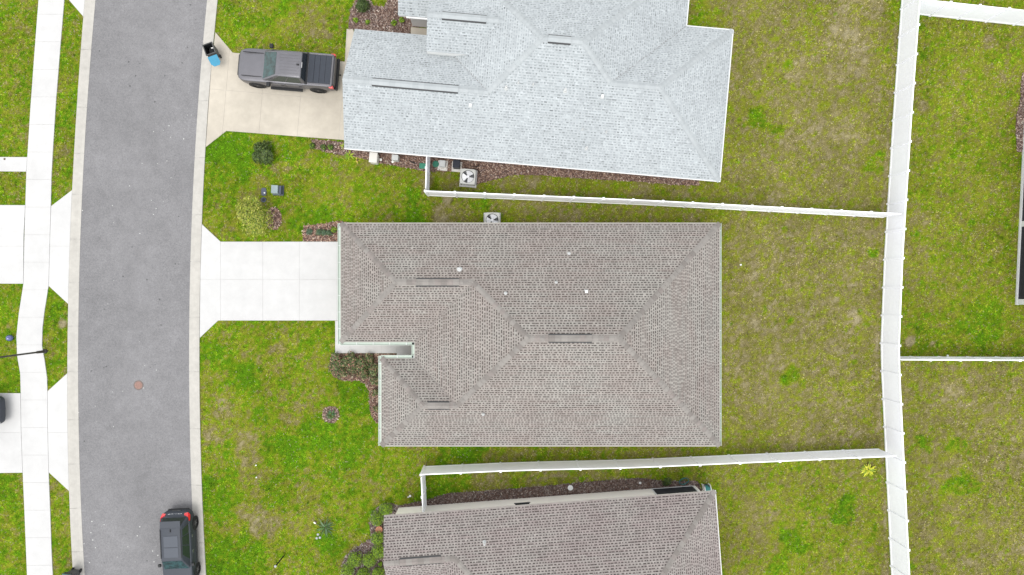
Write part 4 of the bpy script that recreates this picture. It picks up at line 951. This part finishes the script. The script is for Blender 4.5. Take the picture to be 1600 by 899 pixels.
# SUV at the kerb, nose away
def suv(loc, rz, label, paint):
    t = empty('parked_car', loc, rz); tag(t, label, 'car'); W2 = .91
    m = MB(); m.loft([ring(2.42, .55, .42, .74, .14), ring(2.34, .74, .32, .88, .14), ring(2.12, .86, .27, .96, .12), ring(1.7, .895, .26, 1.01, .10), ring(1.1, W2, .26, 1.05, .08), ring(.9, W2, .26, 1.06, .06), ring(0, W2 * .99, .26, 1.06, .06), ring(-1.2, W2 * .995, .26, 1.09, .06),
               ring(-1.85, W2 * .975, .28, 1.10, .07), ring(-2.12, W2 * .93, .32, 1.06, .10), ring(-2.26, W2 * .82, .36, .92, .14), ring(-2.33, W2 * .62, .44, .78, .12)], paint)
    m.build('body', t, smooth=True, sub=2, fix=True)
    cb_, f_ = cabin(t, 1.12, -2.06, .34, -1.62, .885, .635, 1.0, 1.66, paint, .075)
    quad_panel('windscreen', t, f_['front'], 'windscreen', (.05, .05, .08, .06), .006)
    quad_panel('rear_window', t, f_['rear'], 'glass', (.08, .08, .12, .12), .008)
    for sd_, key in ((1, 'left'), (-1, 'right')):
        ins = ((.56, .18, .12, .10), (.32, .46, .12, .10), (.12, .70, .16, .14)) if sd_ == 1 else ((.18, .56, .12, .10), (.46, .32, .12, .10), (.70, .12, .16, .14))
        for q_ in ins: quad_panel('side_window', t, f_[key], 'side_glass', q_, .007)
    for (xa, xb_) in ((-.10, .20), (-1.05, -.13)) if False else ((-.42, .16), (-1.10, -.46)):
        m = MB(); m.box(xa, xb_, -.42, .42, 1.632, 1.650, 'glass_roof'); m.build('sunroof', t, bevel=.006)
    m = MB(); m.box(-1.98, -1.58, -.60, .60, 1.605, 1.648, paint); m.build('spoiler', t, bevel=.015)
    m = MB(); m.box(-1.50, -1.34, -.025, .025, 1.64, 1.69, 'black_plastic', .01); m.build('antenna', t)
    m = MB(); m.box(-2.37, -2.10, -.66, .66, .42, .62, 'black_plastic'); m.build('rear_bumper', t, bevel=.11, segs=4)
    m = MB(); m.box(-2.34, -2.28, -.26, .26, .70, .82, 'dark_plastic'); m.build('number_plate', t)
    m = MB(); m.box(-2.20, -2.13, -.40, .40, .985, 1.005, 'chrome'); m.build('chrome_strip', t)
    for s in (-1, 1):
        m = MB(); z0 = .98
        vs = [(-1.80, s * .895, 1.0), (-2.12, s * .875, .93), (-2.25, s * .76, .95), (-2.22, s * .56, .98), (-2.14, s * .58, 1.08), (-2.03, s * .82, 1.11), (-1.78, s * .865, 1.10)]
        c_ = Vector((-2.0, s * .6, 1.0)); m.add([Vector(v) for v in vs] + [Vector(v) * .96 + Vector((-.02, 0, -.03)) for v in vs], [(0, 1, 6), (1, 2, 5), (1, 5, 6), (2, 3, 4), (2, 4, 5)] + [(i, (i + 1) % 7, 7 + (i + 1) % 7, 7 + i) for i in range(7)], 'tail_red'); m.build('tail_light', t, fix=True)
        m = MB(); m.box(-1.52, .18, s * .60 - .018, s * .60 + .018, 1.64, 1.675, 'black_plastic'); m.build('roof_rail', t, bevel=.01)
        m = MB(); m.box(.72, .90, s * 1.0 - .09, s * 1.0 + .09, 1.02, 1.16, 'black_plastic'); m.build('wing_mirror', t, bevel=.035)
        m = MB(); m.box(2.05, 2.34, s * .66 - .12, s * .66 + .12, .74, .86, 'lamp_clear'); m.build('headlight', t, bevel=.03)
        m = MB(); m.box(-.98, .98, s * .90 - .03, s * .90 + .03, .26, .40, 'dark_plastic'); m.build('side_skirt', t, bevel=.02)
        for (xa, xb_) in ((-.05, .86), (-.95, -.12)):
            d = MB(); d.box(xa, xb_, s * .895 - .012, s * .895 + .012, .44, .95, paint); do = d.build('door', t, bevel=.01)
            m = MB(); m.box(xa + .05, xa + .22, s * .918 - .012, s * .918 + .012, .86, .89, 'chrome'); m.build('handle', do)
        for xw in (1.43, -1.41):
            m = MB(); m.cyl((xw, s * .885, .37), .42, .42, -.018, .018, 'black_plastic', 24, 'y'); m.build('wheel_arch', t)
            wheel(t, xw, s * .825, .355, .225, s)
    return t
mat('glass_roof', (0.045, 0.052, 0.066), 0.5, spec=0.35)
suv((-19.07, -15.43, .02), R(-87.4), 'dark grey car with red tail lights and sunroof parked at the kerb', 'suv_paint')
suv((-32.10, -7.15, .047), R(1), 'dark grey car parked on the white driveway across the road', 'suv_paint')

# ------------------------------------------------------------------ wheeled bins
def bin_(loc, rz, label, openlid, lidm):
    b = empty('wheeled_bin', loc, rz); tag(b, label, 'bin'); m = MB()
    b0, b1 = (.21, .24), (.285, .32); z0, z1 = .08, 1.0
    def rect(a, z): return [(-a[0], -a[1], z), (a[0], -a[1], z), (a[0], a[1], z), (-a[0], a[1], z)]
    m.loft([rect(b0, z0), rect((.25, .285), .55), rect(b1, z1)], 'bin_grey'); m.f.pop(); m.mi.pop()      # open top
    m.build('body', b)
    m = MB(); i0 = (b1[0] - .03, b1[1] - .03)
    m.loft([rect(i0, z1), rect((.19, .22), z0 + .08)], 'bin_inside'); m.f.pop(-2); m.mi.pop(-2)
    for (a_, c_, d_, e_) in ((-b1[0] - .025, b1[0] + .025, -b1[1] - .025, -i0[1]), (-b1[0] - .025, b1[0] + .025, i0[1], b1[1] + .025), (-b1[0] - .025, -i0[0], -i0[1], i0[1]), (i0[0], b1[0] + .025, -i0[1], i0[1])):
        m.box(a_, c_, d_, e_, z1 - .03, z1 + .025, 'bin_grey')
    m.build('rim', b)
    m = MB(); m.bar((-.24, -.40, .93), (.24, -.40, .93), .018, 'black_plastic')
    for s in (-.2, .2): m.bar((s, -.30, .95), (s, -.40, .93), .018, 'black_plastic')
    m.build('handle', b)
    for s in (-1, 1):
        m = MB(); m.cyl((s * .24, -.22, .12), .12, .12, -.03, .03, 'tyre', 16, 'x'); m.build('wheel', b)
    m = MB(); L = .62
    m.add([(-.30, 0, 0), (.30, 0, 0), (.30, L * .72, .02), (.17, L, .02), (-.17, L, .02), (-.30, L * .72, .02), (-.25, .06, .06), (.25, .06, .06), (.24, L * .70, .075), (.14, L * .9, .075), (-.14, L * .9, .075), (-.24, L * .70, .075)],
          [(0, 1, 7, 6), (1, 2, 8, 7), (2, 3, 9, 8), (3, 4, 10, 9), (4, 5, 11, 10), (5, 0, 6, 11), (6, 7, 8, 9, 10, 11), (0, 5, 4, 3, 2, 1)], lidm)
    if openlid:
        lo = m.build('lid', b, (0, -.42, .95), (R(180 + 32), 0, 0), bevel=.015)
    else: lo = m.build('lid', b, (0, -.36, 1.03), (0, 0, 0), bevel=.015)
    return b
X_, Y_ = P(338.5, 86.5); bn = bin_((X_, Y_, .05), R(20), 'black wheeled bin with its blue lid hanging open at the kerb', True, 'lid_blue')
m = MB(); m.box(-.10, .04, -.03, .03, 0, .02, 'paper'); tag(m.build('paper_scrap', loc=(X_ + .09, Y_ + .17, .74), rot=(.1, .1, .2)), 'white paper scrap inside the open black bin', 'paper')
m = MB(); m.box(-.18, .18, -.17, .2, .18, .70, 'bin_inside', .02); tag(m.build('rubbish_bag', loc=(X_, Y_, .05), bevel=.06), 'black rubbish bag filling the open black bin', 'bag')
X_, Y_ = P(123, 889); bin_((X_ - .05, Y_ - .22, .05), R(172), 'black wheeled bin with closed dark teal lid on the kerb', False, 'lid_teal')

# ------------------------------------------------------------------ condensers and utility boxes
def condenser(px, py, rz, label):
    s = .44; X_, Y_ = P(px, py, .80); o = empty('air_conditioner', (X_, Y_, 0), rz); tag(o, label, 'air conditioner')
    m = MB(); m.box(-.52, .52, -.52, .52, 0, .09, 'concrete'); m.build('pad', o)
    m = MB(); m.box(-s + .03, s - .03, -s + .03, s - .03, .09, .57, 'dark_inside')
    for k in range(11):
        z = .12 + k * .056
        for (a, b, c_, d_) in ((-s, s, -s, -s + .03), (-s, s, s - .03, s), (-s, -s + .03, -s + .03, s - .03), (s - .03, s, -s + .03, s - .03)): m.box(a, b, c_, d_, z, z + .026, 'unit_case')
    for (a, b) in ((-s, -s), (s - .07, -s), (-s, s - .07), (s - .07, s - .07)): m.box(a - .004, a + .074, b - .004, b + .074, .09, .745, 'unit_case')
    m.build('casing', o)
    # top plate with a round opening
    n = 32; vs = []; fs = []
    for i in range(n):
        a = 2 * math.pi * i / n; c_, s_ = math.cos(a), math.sin(a); k = (s + .01) / max(abs(c_), abs(s_))
        vs += [(c_ * .385, s_ * .385, .80), (c_ * min(k, .60), s_ * min(k, .60), .80), (c_ * min(k, .60), s_ * min(k, .60), .745), (c_ * .385, s_ * .385, .60)]
    for i in range(n):
        j = (i + 1) % n; fs += [(4 * i, 4 * i + 1, 4 * j + 1, 4 * j), (4 * i + 1, 4 * i + 2, 4 * j + 2, 4 * j + 1), (4 * i + 3, 4 * i, 4 * j, 4 * j + 3)]
    m = MB(); m.add(vs, fs, 'unit_case'); m.cyl((0, 0, .585), .40, .40, 0, .015, 'dark_inside', 24); m.build('top_cover', o, fix=False)
    for k in range(3):
        a0 = k * 2.094 + .5; m = MB(); vs = []
        for t in np.linspace(0, 1.45, 6):
            for (r_, z) in ((.07, .74 - t * .02), (.36, .765 - t * .05)): vs.append((r_ * math.cos(a0 + t), r_ * math.sin(a0 + t), z))
        m.add(vs, [(2 * i, 2 * i + 1, 2 * i + 3, 2 * i + 2) for i in range(5)], 'fan'); m.build('fan_blade', o)
    m = MB(); m.cyl((0, 0, .72), .085, .085, 0, .05, 'fan', 16)
    for r_ in (.11, .19, .27, .33):
        pts = [(r_ * math.cos(t), r_ * math.sin(t), .802) for t in np.linspace(0, 2 * math.pi, 25)]; m.tube(pts, .0035, 'metal_grey', 4)
    for k in range(6):
        a = k * math.pi / 3; m.bar((.08 * math.cos(a), .08 * math.sin(a), .802), (.35 * math.cos(a), .35 * math.sin(a), .802), .004, 'metal_grey', 4)
    m.build('fan_guard', o); return o
condenser(731, 276, R(-4.5), 'grey air conditioner with dark hoses standing on gravelly mulch inside the fence')
condenser(769, 344, 0, 'grey air conditioner half under the grey-brown roof edge')
ac = P(746, 269)
m = MB(); m.tube([(ac[0] - .25, ac[1] + .1, .3), (ac[0] - .05, ac[1] + .15, .25), (ac[0] + .12, ac[1] + .0, .06), (ac[0] + .18, ac[1] - .25, .04)], .022, 'black_plastic'); m.tube([(ac[0] - .25, ac[1] + .25, .3), (ac[0] + .02, ac[1] + .3, .2), (ac[0] + .10, ac[1] + .45, .05)], .018, 'black_plastic')
tag(m.build('refrigerant_hose'), 'black hoses curling beside the air conditioner inside the fence', 'hose')
def ubox(name, px, py, w_, d_, h, mt, label, cat='utility box', rz=R(-5), pad=None, bev=.02, taper=.0):
    X_, Y_ = P(px, py, h); o = empty(name, (X_, Y_, 0), rz); tag(o, label, cat)
    z = 0
    if pad: m = MB(); m.box(-pad / 2, pad / 2, -pad / 2 - .06, pad / 2 - .06, 0, .06, 'box_beige'); m.build('pad', o); z = .06
    m = MB(); m.box(-w_ / 2, w_ / 2, -d_ / 2, d_ / 2, z, h - .05, mt, taper); m.build('body', o, bevel=bev)
    m = MB(); m.box(-w_ / 2 - .015 + taper, w_ / 2 + .015 - taper, -d_ / 2 - .015 + taper, d_ / 2 + .015 - taper, h - .05, h, mt); m.build('lid', o, bevel=bev); return o
ubox('utility_box', 583, 246, .46, .58, .75, 'box_beige', 'beige utility box at the wall beside the yellow-leaved plant', bev=.05)
ubox('meter_box', 617, 246, .36, .30, .7, 'metal_grey', 'grey meter box on the wall of the pale-roofed house')
ubox('valve_box', 661, 259.5, .44, .30, .12, 'valve_green', 'green valve box lid against the fence return')
ubox('control_box', 713, 256, .40, .44, .7, 'box_black', 'black box on a small pad next to the air conditioner', pad=.62)
ubox('control_box', 691, 255.5, .34, .36, .45, 'metal_grey', 'pale grey box on a small pad inside the fence', pad=.60)
m = MB(); X_, Y_ = P(681, 257); m.cyl((0, 0, 0), .20, .20, 0, .06, 'valve_green', 20); m.cyl((0, 0, .06), .15, .14, 0, .02, 'valve_green', 20); tag(m.build('irrigation_valve', loc=(X_, Y_, .02)), 'round green irrigation valve inside the fence return', 'valve')
for (px, py, lb) in ((614, 253, 'small round white cap on the mulch by the meter box'), (595, 250, 'small white cap between the beige box and the meter box')):
    m = MB(); m.lathe((0, 0, 0), [(.085, 0), (.085, .05), (.05, .08)], 'paper', 12); tag(m.build('drain_cap', loc=(*P(px, py), .02)), lb, 'cap')
m = MB(); pts = [(P(636 + 9 * math.sin(t * 2), 0)[0] + t * .22, P(0, 254)[1] + .1 * math.cos(t * 3), .05) for t in np.linspace(0, 3, 14)]; m.tube(pts, .018, 'black_plastic'); tag(m.build('garden_hose'), 'thin black hose lying on the mulch by the wall', 'hose')
# front lawn pedestal and meter lids
o = empty('utility_pedestal', (*P(431, 296, .5), 0), R(-3)); tag(o, 'grey-green utility pedestal standing on the front lawn', 'utility box')
m = MB(); m.box(-.33, .33, -.30, .30, 0, .06, 'pedestal_dark'); m.build('base', o)
m = MB(); m.box(-.29, .14, -.26, .26, .06, .52, 'pedestal', .015); m.build('cabinet', o, bevel=.02)
m = MB(); m.box(.145, .29, -.25, .25, .06, .42, 'pedestal_dark', .01); m.build('side_cover', o, bevel=.02)
m = MB(); m.box(-.27, .12, -.24, .24, .522, .545, 'pedestal'); m.build('lid', o, bevel=.01)
o = empty('water_meter', (*P(412.5, 300), 0)); tag(o, 'dark oblong water meter lid with white cap in the lawn', 'meter lid')
m = MB(); m.prism([(.16 * math.cos(t) , .25 * math.sin(t) if abs(math.sin(t)) < .5 else .24 * np.sign(math.sin(t)) * (.7 + .3 * abs(math.sin(t)))) for t in np.linspace(0, 6.02, 20)], -.02, .05, 'pedestal_dark'); m.build('lid', o, bevel=.01)
m = MB(); m.lathe((.05, -.07, .05), [(.05, 0), (.05, .02), (.03, .035)], 'white_plastic', 12); m.build('cap', o)
m = MB(); m.cyl((0, 0, 0), .16, .15, -.02, .045, 'pedestal_dark', 16); m.cyl((0, 0, .045), .10, .09, 0, .015, 'box_black', 16); tag(m.build('water_valve', loc=(*P(412, 312.5), 0)), 'small round dark valve cover next to the oblong meter lid', 'valve')

# ------------------------------------------------------------------ small things
o = empty('manhole_cover', (*P(217, 602), .036)); tag(o, 'round reddish manhole cover in the grey asphalt', 'manhole cover')
m = MB(); m.cyl((0, 0, 0), .31, .305, -.02, .012, 'manhole_ring', 32); m.build('ring', o)
m = MB(); m.cyl((0, 0, 0), .23, .23, .012, .020, 'manhole_lid', 32)
for k in range(-3, 4): m.box(-.16, .16, k * .05 - .012, k * .05 + .012, .020, .026, 'manhole_lid')
m.build('lid', o)
o = empty('street_lamp', (*P(71.5, 549), 0)); tag(o, 'tall dark street lamp pole standing beside the curving sidewalk', 'street lamp')
m = MB(); m.lathe((0, 0, 0), [(.13, 0), (.13, .12), (.085, .2), (.08, .75), (.065, .8)], 'pole', 16); m.build('base', o)
m = MB(); m.bar((0, 0, .78), (0, 0, 4.6), .055, 'pole', 12, .045); m.build('pole', o)
m = MB(); m.lathe((0, 0, 4.6), [(.06, 0), (.10, .08), (.17, .12), (.15, .50), (.24, .53), (.05, .72), (.02, .82)], 'pole', 16); m.build('lantern', o)
o = empty('garden_post', (*P(443.7, 868.5), 0)); tag(o, 'slim black post with grey cap standing on the front lawn', 'post')
m = MB(); m.bar((0, 0, 0), (0, 0, 1.5), .042, 'black_plastic', 10); m.build('post', o)
m = MB(); m.lathe((0, 0, 1.5), [(.05, 0), (.075, .03), (.075, .07), (.03, .10)], 'pole_cap', 12); m.build('cap', o)
m = MB(); m.lathe((0, 0, 0), [(.06, 0), (.17, .06), (.20, .16), (.18, .27), (.11, .35), (.03, .385)], 'ball_blue', 24); tag(m.build('gazing_ball', loc=(*P(14.5, 528.5, .2), 0), smooth=True), 'shiny blue ball on the grass beside the curving sidewalk', 'ball')
o = empty('flower_pot', (*P(592, 828.5, .4), 0)); tag(o, 'terracotta pot standing among the round clipped shrubs', 'pot')
m = MB(); m.lathe((0, 0, 0), [(.12, 0), (.17, .30), (.195, .30), (.205, .38), (.175, .38), (.165, .33)], 'terracotta', 20); m.build('pot', o)
m = MB(); m.cyl((0, 0, .336), .168, .160, 0, .02, 'pot_soil', 20); m.build('soil', o)
for (px, py, r_, lb) in ((400.5, 727, .045, 'small white sprinkler cap in the lawn, upper of a pair'), (401, 746, .045, 'small white sprinkler cap in the lawn, lower of a pair'), (641, 775, .07, 'white round cap on the lawn outside the gate return'), (638, 776.5, .045, 'tiny white cap touching the larger one outside the gate return'),
                      (1480, 556, .06, 'white cap in the grass along the dividing fence'), (1000, 754.5, .075, 'small white cap on the mulch before the cream wall'), (1157, 414, .06, 'small pale stone in the brown back lawn')):
    m = MB(); m.lathe((0, 0, 0), [(r_, 0), (r_, .06), (r_ * .6, .085)], 'white_plastic', 12); tag(m.build('sprinkler_cap', loc=(*P(px, py), .0)), lb, 'cap')
m = MB(); m.lathe((0, 0, 0), [(.10, 0), (.16, .02), (.165, .05), (.12, .07)], 'white_plastic', 24); tag(m.build('white_disc', loc=(*P(891, 762), .03)), 'white round disc lying on the dark mulch strip', 'disc')
m = MB(); pts = []
cx, cy = P(1068, 751.5)
for k in range(70):
    t = k * .35; r_ = .24 + .05 * math.sin(k * .7); pts.append((cx + r_ * math.cos(t) * 1.15, cy + r_ * math.sin(t) * .75, .04 + .0015 * k))
m.tube(pts, .014, 'hose'); tag(m.build('garden_hose'), 'coiled teal garden hose by the dark porch screen', 'hose')
o = empty('hose_reel', (*P(1106, 765, .5), 0), R(4)); tag(o, 'teal and white hose reel at the corner of the cream house', 'hose reel')
m = MB(); m.cyl((0, 0, .32), .20, .20, -.16, .16, 'hose', 20, 'x'); m.build('drum', o)
for s in (-1, 1):
    m = MB(); m.cyl((s * .18, 0, .32), .27, .27, -.02, .02, 'white_plastic', 20, 'x'); m.build('flange', o)
    m = MB(); m.bar((s * .20, .22, 0), (s * .20, 0, .34), .025, 'white_plastic'); m.bar((s * .20, -.22, 0), (s * .20, 0, .34), .025, 'white_plastic'); m.build('leg', o)
m = MB(); m.bar((-.2, .05, .40), (-.22, .36, .62), .022, 'black_plastic'); m.bar((.2, .05, .40), (-.05, .36, .62), .022, 'black_plastic'); m.bar((-.22, .36, .62), (-.05, .36, .62), .04, 'black_plastic'); m.build('handle', o)
m = MB(); m.cyl((0, 0, 0), .07, .05, 0, .012, 'bark', 7); tag(m.build('leaf_litter', loc=(*P(8, 249), .05)), 'reddish dead leaf lying on the concrete path', 'leaf')
